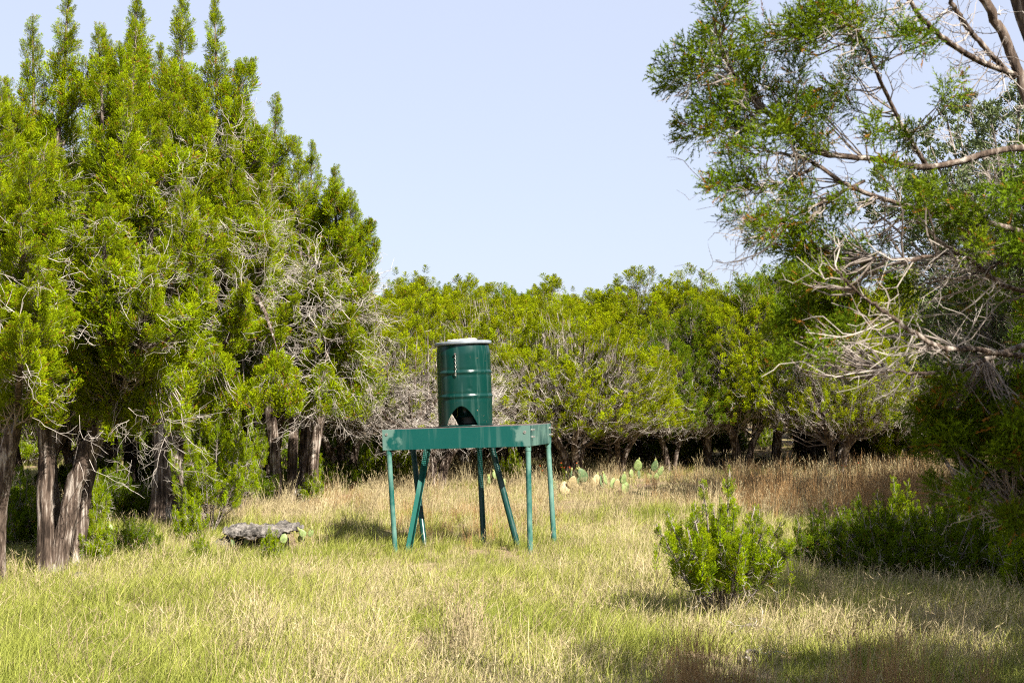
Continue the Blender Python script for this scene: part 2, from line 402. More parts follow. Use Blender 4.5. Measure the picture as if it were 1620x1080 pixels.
    def twigset(s, P0, D, L, forks=5, rad=.004, bright=(.25, 1), wob=.09):
        rng = s.rng; n = len(P0)
        P = paths(P0, P0 + D * L[:, None], 6, rng, sag=.08, wob=wob)
        tint = bright[0] + (bright[1] - bright[0]) * rng.random(n)
        tubes(s.tw, P, (rad * (.6 + .8 * rng.random(n)))[:, None] * np.linspace(1, .4, 6)[None], 3, tint=tint)
        for f in range(forks):
            j = rng.integers(1, 6, n); Q0 = P[np.arange(n), j]
            DD = nrm(D + rng.standard_normal((n, 3)) * .6); l2 = L * (.25 + .4 * rng.random(n))
            Q = paths(Q0, Q0 + DD * l2[:, None], 4, rng, sag=-.06, wob=.12)
            tubes(s.tw, Q, np.full((n, 1), rad * .5) * np.linspace(1, .5, 4)[None], 3, tint=tint)
            if f < 2:
                q = rng.integers(1, 4, n); DDD = nrm(DD + rng.standard_normal((n, 3)) * .7)
                Q2 = paths(Q[np.arange(n), q], Q[np.arange(n), q] + DDD * (l2 * .5)[:, None], 3, rng, wob=.1)
                tubes(s.tw, Q2, np.full((n, 1), rad * .4) * np.linspace(1, .5, 3)[None], 3, tint=tint)
    def meshes(s, name, fol=JUN, bark=BARK, twig=TWIG):
        r = {}
        if s.tr.n: r['trunk'] = s.tr.mesh(name + '_trunk', bark, True)
        if s.tw.n: r['branches'] = s.tw.mesh(name + '_branches', twig)
        if s.pl:
            P, D, L = (np.concatenate(q) for q in zip(*s.pl)); me = plume_points(name + '_crown', P, D, L, np.clip(.5 + .28 * s.rng.standard_normal(len(P)), 0, 1), s.seed, s.wide); r['crown'] = (me, s.gn)
        if s.fo.n: r['crown'] = s.fo.mesh(name + '_crown', fol)
        return r

GEO = {}
def place(meshes, name, label, cat, loc, rz=0, sc=1., group=None, scz=None):
    root = empty(name, loc, rz); root.scale = (sc, sc, scz or sc); tag(root, label, cat, group)
    for k, me in meshes.items():
        kind_ = None
        if isinstance(me, tuple): me, kind_ = me
        o = link(k, me, root)
        if kind_: o.modifiers.new('sprays', 'NODES').node_group = scatter_group('juniper_' + kind_, SPRAYS[kind_])
        if k in ('crown', 'branches'): o['kind'] = 'stuff'
    return root

def dome(seed, H=4.6, Rc=2.1, n=16, stems=3, plumes=70, deadn=500, low=1.3, fol=JUN, r0=.095, bare=.05, conic=False, name='juniper', kl=.05, kw=.0062, tufts=21, per=13, pl=.225, pr=.095, forks=3, shell=1700, gn='far'):
    T = Tree(seed, gn, 1.3); rng = T.rng; trunks = []
    for i in range(stems):
        a = i * 2 * np.pi / stems + rng.random() * 1.2; lean = .3 + .5 * rng.random()
        h = H * (.42 + .12 * rng.random()); d = np.array([math.cos(a), math.sin(a), 0])
        b = d * .12
        pts = [b + [0, 0, -.1], b + d * lean * .25 + [0, 0, h * .33], b + d * lean * .9 + rng.standard_normal(3) * .06 + [0, 0, h * .66], b + d * (lean * 1.5) + [0, 0, h]]
        trunks.append(T.stem(pts, r0 * (.75 + .5 * rng.random()), .05, 10))
    for i in range(n):
        f = math.sqrt((i + .5) / n); a = i * 2.39996 + rng.random() * .5
        tr = trunks[int(rng.integers(0, stems))] if stems > 1 else trunks[0]
        # nearest trunk by azimuth
        best = max(trunks, key=lambda q: q[-1][0] * math.cos(a) + q[-1][1] * math.sin(a)) if rng.random() < .8 else tr
        s0 = best[int(len(best) * (.45 + .5 * rng.random() * (1 - .5 * f)))]
        if conic: zt = H * (1 - .5 * f ** 1.2) * (.93 + .1 * rng.random())
        else: zt = H * (1 - .42 * f ** 2.4) * (.88 + .14 * rng.random())
        top = np.array([math.cos(a) * Rc * f * .82, math.sin(a) * Rc * f * .82, zt])
        mid = s0 * .45 + top * .55 + np.array([math.cos(a), math.sin(a), 0]) * .25 * f; mid[2] = s0[2] * .5 + zt * .5 - .12
        P = T.stem([s0, mid, top], .04, .005, 6, flute=.05, k=12, flare=False)
        z0 = max(low, min(s0[2], zt - 1.2) - .15 - .9 * f * rng.random())
        T.leader(P, z0, gap=-.5, R=(.62 if conic else .72) * Rc / 2.1, n=int(plumes * 1.1), upness=.62 if conic else .5, pl=pl, pr=pr, tufts=tufts, per=per, kl=kl, kw=kw, pw=.75 if conic else .5, bare=bare)
    # the outer canopy: sprays over the whole bumpy dome
    u = rng.random(shell); az = rng.random(shell) * 2 * np.pi; cz = u ** .8; sn = np.sqrt(1 - cz ** 2)
    dr = np.stack([sn * np.cos(az), sn * np.sin(az), cz], -1)
    bump_ = 1 + .11 * (np.sin(dr[:, 0] * 7 + seed) * np.sin(dr[:, 1] * 6 + 2) + np.sin(dr[:, 2] * 9 + dr[:, 0] * 5 + seed * 2)) + .07 * np.sin(dr[:, 0] * 17 + dr[:, 2] * 13) * np.sin(dr[:, 1] * 16 + seed)
    P1 = np.stack([dr[:, 0] * Rc * .93 * bump_, dr[:, 1] * Rc * .93 * bump_, low + .25 + dr[:, 2] * (H - low - .5) * bump_ * (.97 if not conic else .93)], -1)
    P1 -= dr * (rng.random(shell) ** 2 * .45)[:, None]
    keep = np.sin(dr[:, 0] * 9 + seed) + np.sin(dr[:, 1] * 8 + 1) + np.sin(dr[:, 2] * 11) > -.85 - .5 * dr[:, 2]
    P1, dr = P1[keep], dr[keep]; m = len(P1)
    D = nrm(dr * .45 + np.array([0, 0, .7]) + rng.standard_normal((m, 3)) * .2)
    P0 = P1 - dr * .5 - np.array([0, 0, .3]) + rng.standard_normal((m, 3)) * .08; Bq = paths(P0, P1, 4, rng, wob=.06); T.ends.append(Bq)
    tubes(T.tw, Bq, np.full((m, 1), .007) * np.linspace(1, .4, 4)[None], 3, tint=rng.random(m) * .6)
    lv = rng.random(m) > bare
    T.leaves(P1[lv], D[lv], pl * rng.uniform(.6, 1.3, m)[lv], np.full(m, pr * 1.15)[lv], rng, tufts, per, kl, kw)
    # skirt of low outer branches
    for i in range(int(n * .6)):
        a = rng.random() * 2 * np.pi; best = trunks[int(rng.integers(0, stems))]
        s0 = best[int(len(best) * (.35 + .4 * rng.random()))]; f = .6 + .4 * rng.random()
        top = np.array([math.cos(a) * Rc * f, math.sin(a) * Rc * f, low + .25 + H * .22 * rng.random()])
        P = T.stem([s0, (s0 + top) / 2 + [0, 0, .15], top], .03, .006, 5, flute=.04, k=10, flare=False)
        m = plumes // 2; u = .35 + .65 * rng.random(m); q = P[(u * (len(P) - 1)).astype(int)] + rng.standard_normal((m, 3)) * [.22, .22, .14]
        D = nrm(np.array([math.cos(a) * .6, math.sin(a) * .6, .55]) + rng.standard_normal((m, 3)) * .25)
        P0 = P[(u * .8 * (len(P) - 1)).astype(int)]; B = paths(P0, q, 4, rng, wob=.06); T.ends.append(B)
        tubes(T.tw, B, np.full((m, 1), .006) * np.linspace(1, .5, 4)[None], 3, tint=rng.random(m) * .5)
        lv = rng.random(m) > bare + .15
        T.leaves(q[lv], D[lv], np.full(lv.sum(), pl * .8), np.full(lv.sum(), pr), rng, tufts, per, kl, kw)
    T.dead(int(deadn * .8), zr=(1.2, H * .66), forks=forks, Lr=(.2, .5), rad=.005)
    return T.meshes(name, fol)

# ------------------------------------------------------------------ the big trees on the left
def local_leaders(T, D, base, spec, trunks, plumes, **kw):
    """spec rows: px, py of a leader's top, depth offset, cone radius, height where its sprays begin"""
    bx, by, bz = base
    for (px, py, dy, R, z0, mul) in spec:
        y = D + dy; x = (px - CX) / FPX * y
        top = np.array([x - bx, y - by, zat(py, y) - bz])
        cand = min(trunks, key=lambda q: np.linalg.norm((q[-1] - top)[:2]))
        s0 = cand[int(len(cand) * (.6 + .39 * T.rng.random()))]
        hor = top - s0; hor[2] = 0
        mid = s0 + hor * .62; mid[2] = s0[2] + (top[2] - s0[2]) * .38
        P = T.stem([s0, mid, top], .05, .003, 6, flute=.05, k=16, flare=False)
        T.leader(P, z0, R * .85, int(plumes * mul), **kw)
        # ragged side boughs that curve out and up
        rng = T.rng; hh = top[2] - z0
        for q in range(4):
            z = z0 + hh * rng.uniform(.1, .72); b0 = P[int(np.argmin(np.abs(P[:, 2] - z)))]; a = rng.random() * 6.28
            ln = R * rng.uniform(.9, 1.7) * (1 - .5 * (z - z0) / hh); tip = b0 + np.array([math.cos(a) * ln, math.sin(a) * ln, rng.uniform(.35, .8) * (.5 + ln)])
            if tip[2] > top[2] - .1: continue
            Q = T.stem([b0, (b0 + tip) / 2 + np.array([math.cos(a), math.sin(a), -.6]) * ln * .18, tip], .022, .003, 5, flute=.03, k=8, flare=False)
            kk = dict(kw); kk['n_mul'] = kw.get('n_mul', 1) * .9; kk['gap'] = -3.; T.leader(Q, b0[2] + (tip[2] - b0[2]) * .25, R * .38, int(26 * mul), **kk)

def tree_A():
    base = at(88, 905); D = base.y; T = Tree(11, 'sun')
    def st(dx, dy, h, tx, ty, r): return T.stem([[dx, dy, -.1], [dx + tx * .16, dy + ty * .2, h * .33], [dx + tx * .5, dy + ty * .55, h * .68], [dx + tx, dy + ty, h]], r, .05, 18, flute=.24, k=34, wob=.09)
    tr = [st(-.05, -.05, 3.2, -.12, .1, .07), st(.02, -.02, 2.5, 1.05, .15, .085), st(.10, .32, 3.0, .5, .7, .06), st(-.06, .3, 2.9, -.75, .5, .06)]
    kw = dict(upness=.7, pl=.215, pr=.078, tufts=21, per=13, kl=.033, kw=.0050, elev=.5, pw=.8, gap=-.9, n_mul=1.7)
    sp = [(45, 20, .2, .42, 1.9, 1), (103, -15, .1, .42, 1.9, 1.1), (150, 40, -.5, .42, 1.9, 1), (5, 120, -.4, .5, 2.1, 1), (190, 120, -.6, .5, 1.9, 1.1),
          (90, 240, -1.1, .5, 2.0, 1.1), (250, 190, -.3, .5, 1.7, 1.2), (160, 330, -1.3, .5, 1.75, 1), (300, 300, -.6, .5, 1.45, 1), (330, 420, .0, .5, 1.3, 1),
          (20, 250, -.6, .5, 2.1, 1), (-60, 60, .4, .6, 1.9, 1), (-40, 300, -.8, .5, 1.7, .8), (210, 30, 1.2, .5, 2.3, 1), (60, 150, 1.5, .6, 2.2, .8), (240, 430, -1.2, .45, 1.45, .8)]
    local_leaders(T, D, base, sp, tr, 200, **kw)
    T.dead(900, zr=(1.7, 4.0), forks=6, rad=.0025, Lr=(.12, .34))
    # dead twigs hanging beside the trunk
    n = 34; rng = T.rng; P0 = np.stack([rng.uniform(.2, 1.3, n), rng.uniform(-.5, .4, n), rng.uniform(1.1, 1.75, n)], -1)
    T.twigset(P0, nrm(np.stack([rng.uniform(-.2, 1, n), rng.uniform(-.8, .3, n), rng.uniform(-.6, .1, n)], -1)), rng.uniform(.2, .5, n), 6, .003, (.5, .9))
    place(T.meshes('big_left_tree'), 'juniper_tree', 'tallest multi-trunk juniper with pale peeling bark, near left edge of the meadow', 'tree', base, group='old junipers around the clearing')
def tree_E():
    base = at(-2, 912); D = base.y; T = Tree(12, 'sun')
    def st(dx, dy, h, tx, ty, r): return T.stem([[dx, dy, -.1], [dx + tx * .1, dy + ty * .2, h * .33], [dx + tx * .5, dy + ty * .55, h * .68], [dx + tx, dy + ty, h]], r, .05, 18, flute=.2, k=30)
    tr = [st(0, 0, 2.2, .5, -.5, .075), st(-.16, .1, 2.6, -.9, -.3, .09), st(-.4, .0, 2.4, -1.3, -.8, .10)]
    kw = dict(upness=.6, pl=.19, pr=.075, tufts=20, per=13, kl=.030, kw=.0044, elev=.5, gap=-.9, n_mul=1.6)
    sp = [(-10, 120, -2.4, .45, 1.9, 1), (45, 240, -2.6, .35, 1.8, 1), (30, 330, -2.9, .42, 1.55, 1.2), (-30, 250, -2.5, .5, 1.7, 1), (60, 420, -2.9, .32, 1.55, .9), (-60, 120, -1.5, .6, 1.7, 1),
          (-120, 60, -.5, .7, 1.5, 1), (-20, 420, -2.9, .4, 1.45, 1), (-180, 200, -1.2, .6, 1.4, 1), (35, 500, -3.0, .3, 1.5, .7)]
    local_leaders(T, D, base, sp, tr, 160, **kw)
    T.dead(120, zr=(1.5, 3.0), forks=5, rad=.0035, Lr=(.15, .4))
    place(T.meshes('left_edge_tree'), 'juniper_tree', 'juniper at the very left edge, brown shaggy trunk leaning out of the picture', 'tree', base, group='old junipers around the clearing')
def tree_B():
    base = at(268, 826); D = base.y; T = Tree(13, 'sun', 1.0)
    def st(dx, dy, h, tx, ty, r): return T.stem([[dx, dy, -.1], [dx + tx * .1, dy + ty * .2, h * .33], [dx + tx * .5, dy + ty * .55, h * .68], [dx + tx, dy + ty, h]], r, .06, 14, flute=.14, k=30)
    tr = [st(0, 0, 3.4, .1, -.1, .20), st(.02, .05, 3.3, .9, -.2, .12), st(-.05, .05, 3.3, -.6, .1, .12)]
    kw = dict(upness=.72, pl=.27, pr=.095, tufts=20, per=11, kl=.046, kw=.0068, elev=.55, pw=.8, gap=-.85, n_mul=1.65)
    sp = [(210, -20, 0, .55, 2.4, 1), (285, -15, -.3, .55, 2.2, 1.1), (336, -5, 0, .5, 2.3, 1), (250, 70, -.9, .55, 2.0, 1.2), (310, 120, -1.2, .6, 1.9, 1.2), (375, 95, .2, .55, 2.2, 1.1), (362, 200, -1.0, .6, 1.8, 1.1),
          (400, 190, .4, .5, 2.0, 1), (415, 270, -.6, .6, 1.6, 1.1), (345, 330, -1.8, .6, 1.55, 1.1), (430, 380, -1.0, .55, 1.35, 1), (270, 250, -1.8, .6, 1.5, 1), (390, 450, -1.8, .55, 1.45, .9), (470, 470, -.9, .5, 1.25, .9), (160, 40, .8, .6, 2.5, .9), (440, 560, -1.5, .4, 1.5, .5), (330, 540, -1.5, .5, 1.6, .5)]
    local_leaders(T, D, base, sp, tr, 200, **kw)
    T.dead(1000, zr=(1.3, 5.2), forks=6, rad=.0034, Lr=(.2, .5))
    place(T.meshes('tall_left_tree'), 'juniper_tree', 'tall juniper on one thick straight grey trunk, left of the flat rock', 'tree', base, group='old junipers around the clearing')
def tree_C():
    base = at(462, 802); D = base.y; T = Tree(14, 'sun', 1.05)
    def st(dx, dy, h, tx, ty, r): return T.stem([[dx, dy, -.1], [dx + tx * .1, dy + ty * .2, h * .33], [dx + tx * .5, dy + ty * .55, h * .68], [dx + tx, dy + ty, h]], r, .05, 12, flute=.14, k=26)
    tr = [st(-.22, 0, 3.0, -.45, -.1, .09), st(.0, .05, 3.1, .1, .4, .075), st(.28, .05, 2.8, .6, .1, .085), st(.1, .4, 3, .2, .7, .08)]
    kw = dict(upness=.68, pl=.26, pr=.11, tufts=18, per=11, kl=.055, kw=.0078, elev=.5, n_mul=1.6, gap=-.85)
    sp = [(436, 148, 0, .42, 3.2, .8), (470, 235, -.3, .5, 2.4, 1), (492, 226, .2, .45, 2.6, .9), (528, 262, 0, .5, 2.4, 1), (555, 300, -.2, .45, 2.4, .8), (572, 352, 0, .3, 2.3, .5), (520, 400, -.8, .6, 1.6, 1), (480, 420, -1.2, .6, 1.4, 1), (545, 455, -.6, .5, 1.8, .7),
          (505, 520, -1.2, .55, 1.25, 1), (440, 400, -.6, .6, 1.6, 1), (512, 580, -1.0, .42, 1.3, .7), (455, 330, -.6, .6, 2, 1), (582, 392, .2, .25, 2.6, .4)]
    local_leaders(T, D, base, sp, tr, 165, bare=.06, **kw)
    T.dead(620, zr=(1.1, 3.4), forks=6, rad=.005, Lr=(.2, .6))
    place(T.meshes('slim_trunk_tree'), 'juniper_tree', 'juniper on several slim trunks behind the flat rock, crown reaching the sky gap', 'tree', base, group='old junipers around the clearing')
tree_A(); tree_E(); tree_B(); tree_C()

# ------------------------------------------------------------------ shared junipers of the tree line
V = {}
V['dome'] = dome(21, 4.6, 2.2, 17, 3, 62, 560)
V['wide'] = dome(22, 4.2, 2.6, 20, 4, 64, 700, low=1.15, bare=.18)
V['spire'] = dome(23, 5.2, 1.7, 13, 3, 72, 350, conic=True, low=1.25)
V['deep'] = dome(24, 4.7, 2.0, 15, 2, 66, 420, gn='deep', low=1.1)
V['bare'] = dome(25, 3.9, 2.0, 15, 3, 46, 1500, bare=.86, low=.9, forks=7, shell=420)
V['bare']['branches'].materials[0] = TWIG

G1 = 'junipers of the tree line'
def jt(kind, px, py, ytop, rot, label, wid=1., D=None):
    p = at(px, py) if D is None else at(px, D=D)
    H0 = {'dome': 4.6, 'wide': 4.2, 'spire': 5.2, 'deep': 4.7, 'bare': 3.9}[kind]
    sz = (zat(ytop, p.y) - p.z) / (H0 * 1.06)
    return place(V[kind], 'juniper_tree', label, 'tree', p, R_(rot), sz * wid, G1, sz)
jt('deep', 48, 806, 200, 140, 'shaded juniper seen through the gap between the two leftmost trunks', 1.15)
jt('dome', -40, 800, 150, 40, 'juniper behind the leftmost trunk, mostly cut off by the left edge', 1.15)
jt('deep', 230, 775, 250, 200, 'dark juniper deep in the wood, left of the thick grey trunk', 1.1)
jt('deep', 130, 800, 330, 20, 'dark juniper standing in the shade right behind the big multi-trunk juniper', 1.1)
jt('dome', 192, 790, 200, 130, 'juniper with leaning brown trunk between the big juniper and the thick grey trunk')
jt('spire', 345, 782, 130, 250, 'juniper hidden behind the young cedar beside the flat rock')
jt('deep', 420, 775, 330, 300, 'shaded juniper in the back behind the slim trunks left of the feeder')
jt('dome', 545, 772, 420, 60, 'dark trunked juniper close to the left edge of the clearing opening')
jt('spire', 622, 762, 405, 200, 'pointed juniper left of the green barrel with small spires against the sky', 1.15)
jt('spire', 672, 748, 412, 20, 'spired juniper just above and left of the green barrel', 1.1)
jt('bare', 686, 778, 492, 90, 'bare silver grey juniper with hardly any green, right behind the barrel', 1.1)
jt('dome', 742, 742, 436, 170, 'rounded juniper peeping over the bare grey tree', 1.2)
jt('wide', 800, 752, 452, 280, 'juniper with twisted pale trunks seen under the feeder table', 1.1)
jt('wide', 905, 762, 478, 10, 'broad bright juniper right of the barrel behind the prickly pears', 1.05)
jt('dome', 975, 757, 520, 220, 'low spreading juniper on dark trunks behind the largest prickly pear', 1.05)
jt('dome', 860, 735, 436, 40, 'round topped juniper on the skyline right of the barrel', 1.2)
jt('spire', 940, 732, 425, 140, 'juniper with small pointed tips on the skyline above the prickly pears', 1.2)
jt('dome', 1015, 735, 424, 310, 'rounded juniper on the skyline at the middle of the opening', 1.2)
jt('wide', 1085, 735, 432, 75, 'wide juniper on the skyline behind the big dark trunk', 1.1)
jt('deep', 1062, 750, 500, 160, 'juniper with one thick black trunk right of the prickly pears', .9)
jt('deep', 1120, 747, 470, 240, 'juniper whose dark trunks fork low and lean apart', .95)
jt('spire', 1172, 748, 428, 320, 'bright conical juniper rising right of the opening', 1.15)
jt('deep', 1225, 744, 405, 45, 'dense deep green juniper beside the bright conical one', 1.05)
jt('wide', 1322, 753, 470, 190, 'twin trunk juniper full of grey twigs right of the clearing', .85)
jt('dome', 1290, 735, 390, 110, 'tall juniper behind the twin trunk juniper', 1.1)
jt('bare', 1395, 742, 500, 10, 'nearly leafless grey juniper right of the twin trunk juniper', 1.0)
jt('dome', 1430, 732, 420, 15, 'green juniper behind the nearly leafless grey one', 1.1)
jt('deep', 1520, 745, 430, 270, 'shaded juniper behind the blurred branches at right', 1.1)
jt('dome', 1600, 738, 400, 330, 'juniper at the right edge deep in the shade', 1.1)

# far wood behind the tree line: one mass of instanced junipers
def far_wood():
    rng = np.random.default_rng(5); srcs = []; kinds = ['dome', 'deep', 'spire']
    for k in kinds: srcs += [V[k]['trunk'], V[k]['branches'], V[k]['crown']]
    P = []; I = []; Ro = []; S = []; T = []
    def one(x, y, k, s):
        rz = rng.random() * 6.28
        for q in range(3): P.append((x, y, .05)); I.append(3 * k + q); Ro.append((0, 0, rz)); S.append((s * 1.1, s * 1.1, s)); T.append(0)
    for row, y in enumerate((34.8, 38.5, 43.5, 50, 60)):
        n = int(y * .95 / 2.6)
        for i in range(n):
            x = (i + .5 - n / 2) * 2.6 + rng.uniform(-.8, .8); yy = y + rng.uniform(-1.5, 1.5)
            side = abs(x) > y * .4
            ztop = zat(438, yy) if not side else zat(405, yy)
            one(x, yy, int(rng.integers(0, 3)), ztop / 5.2 * rng.uniform(.88, 1.02))
    # the wood that goes on beside the clearing, outside the picture on both sides
    for i in range(34):
        y = rng.uniform(14, 36); s = 1 if i % 2 else -1; x = s * (y * .42 + rng.uniform(1, 9))
        one(x, y, int(rng.integers(0, 3)), rng.uniform(.9, 1.25))
    gn_scatter('far_woodland', 'mass of green junipers behind the tree line', P, I, Ro, S, T, srcs)
far_wood()

# ------------------------------------------------------------------ grass
def blade_mat(name, stops, transl=.25):
    m, t, b = M(name, rough=.7, spec=.2)
    a = N(t, 'ShaderNodeAttribute', attribute_name='tint'); ia = N(t, 'ShaderNodeAttribute', attribute_name='itint', attribute_type='INSTANCER')
    f = mth(t, 'MULTIPLY_ADD', a.outputs['Fac'], .5, mth(t, 'MULTIPLY', ia.outputs['Fac'], .5))
    c = ramp(t, f, stops); t.links.new(c, b.inputs['Base Color'])
    tr = N(t, 'ShaderNodeBsdfTranslucent'); t.links.new(c, tr.inputs[0]); mx = N(t, 'ShaderNodeMixShader'); mx.inputs[0].default_value = transl
    t.links.new(b.outputs[0], mx.inputs[1]); t.links.new(tr.outputs[0], mx.inputs[2]); t.links.new(mx.outputs[0], t.nodes['Material Output'].inputs[0]); return m
GREEN = blade_mat('green_grass_blade', [(0, (.12, .15, .018)), (.5, (.27, .29, .05)), (1, (.41, .38, .12))])
STRAW = blade_mat('straw_blade', [(0, (.22, .155, .095)), (.5, (.37, .30, .165)), (1, (.49, .42, .245))])
RUSTB = blade_mat('rust_brown_stem', [(0, (.14, .075, .035)), (.5, (.33, .20, .085)), (1, (.46, .31, .15))])
def tuft(seed, n, h, wdt, spread, lean, mat, bend=.5, r=.05, heads=0):
    rng = np.random.default_rng(seed); buf = Buf()
    B = np.stack([rng.normal(0, r, n), rng.normal(0, r, n), np.full(n, -.01)], -1)
    az = rng.random(n) * 6.28; ln = lean + spread * rng.random(n)
    out = np.stack([np.cos(az), np.sin(az), np.zeros(n)], -1)
    H = h * (.45 + .75 * rng.random(n)); k = 4; t = np.linspace(0, 1, k)[None, :, None]
    P = B[:, None] + out[:, None] * (ln * H)[:, None, None] * (t * .5 + bend * t * t) + np.array([0, 0, 1.]) * H[:, None, None] * (t - bend * .45 * (ln)[:, None, None] * t * t)
    S = np.cross(out, [0, 0, 1.]); S = nrm(S * np.cos(rng.random(n))[:, None] + out * np.sin(rng.random(n) * 3)[:, None])
    W = (wdt * (.6 + .8 * rng.random(n)))[:, None, None] * np.array([1, .9, .6, .12])[None, :, None]
    L = P - S[:, None] * W; Rr = P + S[:, None] * W
    Vv = np.stack([L, Rr], 2).reshape(n, k * 2, 3)
    i = (np.arange(n) * 2 * k)[:, None] + (np.arange(k - 1) * 2)[None]
    F = np.stack([i, i + 1, i + 3, i + 2], -1).reshape(-1, 4)
    buf.add(Vv.reshape(-1, 3), F, np.repeat(rng.random(n), 2 * k))
    if heads:
        m = int(n * heads); tip = P[:m, -1]; d = nrm(P[:m, -1] - P[:m, -2])
        for q in range(5):
            kites(buf, tip - d * (.02 * q), nrm(d + rng.standard_normal((m, 3)) * .35), np.full(m, .035), np.full(m, .003), rng, rng.random(m))
    return buf.mesh('tuft_%d' % seed, mat)
TUFTS = [tuft(1, 26, .17, .0021, .8, .1, GREEN), tuft(2, 30, .13, .002, 1.0, .2, GREEN), tuft(3, 20, .24, .0022, .6, .15, GREEN, .8),
         tuft(4, 24, .17, .0018, .9, .2, STRAW), tuft(5, 26, .10, .002, 1.8, .5, STRAW, .9), tuft(6, 14, .28, .0022, .7, .1, STRAW, .7, heads=.5), tuft(7, 16, .22, .0022, 1.3, .3, STRAW, 1.0),
         tuft(8, 34, .62, .0024, .28, .03, RUSTB, .5, .05, heads=.5), tuft(9, 26, .42, .0022, .4, .05, STRAW, .6, .06, heads=.8), tuft(10, 26, .45, .0026, .35, .05, RUSTB, .5, .06, heads=.4), tuft(11, 3, .62, .0024, .9, .3, STRAW, .8, .03, heads=1), tuft(12, 14, .34, .003, .5, .1, GREEN, .7, .04)]
def vnoise(x, y, s, seed=0):
    return np.array([mnoise.noise(Vector((a * s + seed, b * s, seed * 1.7))) for a, b in zip(x, y)])
def field():
    rng = np.random.default_rng(9); X = []; Y = []
    for (y0, y1, dens, half) in ((6.5, 11, 360, .42), (11, 16, 250, .42), (16, 24, 120, .44), (24, 34, 60, .44), (34, 44, 14, .45), (3.2, 6.5, 60, .6)):
        A = half * (y1 ** 2 - y0 ** 2); n = int(A * dens)
        y = np.sqrt(rng.uniform(y0 ** 2, y1 ** 2, n)); X.append(rng.uniform(-1, 1, n) * half * y); Y.append(y)
    X = np.concatenate(X); Y = np.concatenate(Y)
    dr = vnoise(X, Y, .55, 3.1) + .6 * vnoise(X, Y, 1.7, 8.2); fine = vnoise(X, Y, 3.2, 5.5)
    py = HORY + EYE * FPX / Y; px = CX + X / Y * FPX
    far = np.clip((Y - 17.2) / 4, 0, 1)                  # drier, taller grass towards the trees
    p_dry = np.clip(.33 + .5 * dr + .36 * far, .1, .93)
    dry = rng.random(len(X)) < p_dry
    idx = np.where(dry, rng.choice([3, 4, 5, 6], len(X), p=[.38, .27, .13, .22]), rng.choice([0, 1, 2], len(X), p=[.45, .35, .2]))
    idx = np.where((far > .3) & dry & (rng.random(len(X)) < .06), 8, idx)
    s = rng.uniform(.6, 1.15, len(X)) * (1 + .0 * far)
    near_stand = np.exp(-(((px - 750) / 190) ** 2 + ((py - 885) / 32) ** 2)); s = s * (1 - .42 * near_stand); dry &= rng.random(len(X)) > near_stand * .5
    # worn patches of bare soil
    keep = np.ones(len(X), bool)
    for (cx, cyy, rx, ry, k) in ((700, 1020, 95, 26, .65), (1110, 1050, 120, 34, .8), (235, 968, 45, 15, .75), (1220, 1040, 70, 20, .6), (690, 935, 55, 16, .4), (985, 1068, 70, 18, .5), (400, 1040, 60, 14, .5), (560, 930, 50, 10, .5), (860, 930, 60, 12, .5), (1010, 900, 50, 10, .5), (150, 1030, 50, 14, .45)):
        d = ((px - cx) / rx) ** 2 + ((py - cyy) / ry) ** 2 + fine * .8
        keep &= ~((d < 1) & (rng.random(len(X)) < k))
    keep &= rng.random(len(X)) > np.clip(fine * 1.2 - .02, 0, .6)
    for (cx, cyy, rx, ry, k) in ((415, 858, 75, 20, .8), (205, 856, 30, 12, .7), (928, 788, 80, 22, .55), (1020, 777, 38, 18, .8), (786, 780, 24, 14, .75)):
        keep &= ~((((px - cx) / rx) ** 2 + ((py - cyy) / ry) ** 2 < 1) & (rng.random(len(X)) < k))
    # the wood's floor is thinly grown
    keep &= ~((Y > 20.5) & (px < 560) & (rng.random(len(X)) < .75))
    keep &= ~((Y > 31) & (rng.random(len(X)) < .35))
    X, Y, idx, s = X[keep], Y[keep], idx[keep], s[keep]; dr = dr[keep]; fine = fine[keep]
    Z = gz(X, Y); n = len(X)
    rot = np.stack([rng.normal(0, .12, n), rng.normal(0, .12, n), rng.random(n) * 6.28], -1)
    tint = np.clip(.5 + dr * .6 + rng.normal(0, .22, n), 0, 1)
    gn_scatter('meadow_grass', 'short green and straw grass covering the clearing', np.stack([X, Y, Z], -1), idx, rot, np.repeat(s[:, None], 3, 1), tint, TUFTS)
    print('grass tufts', n)
field()
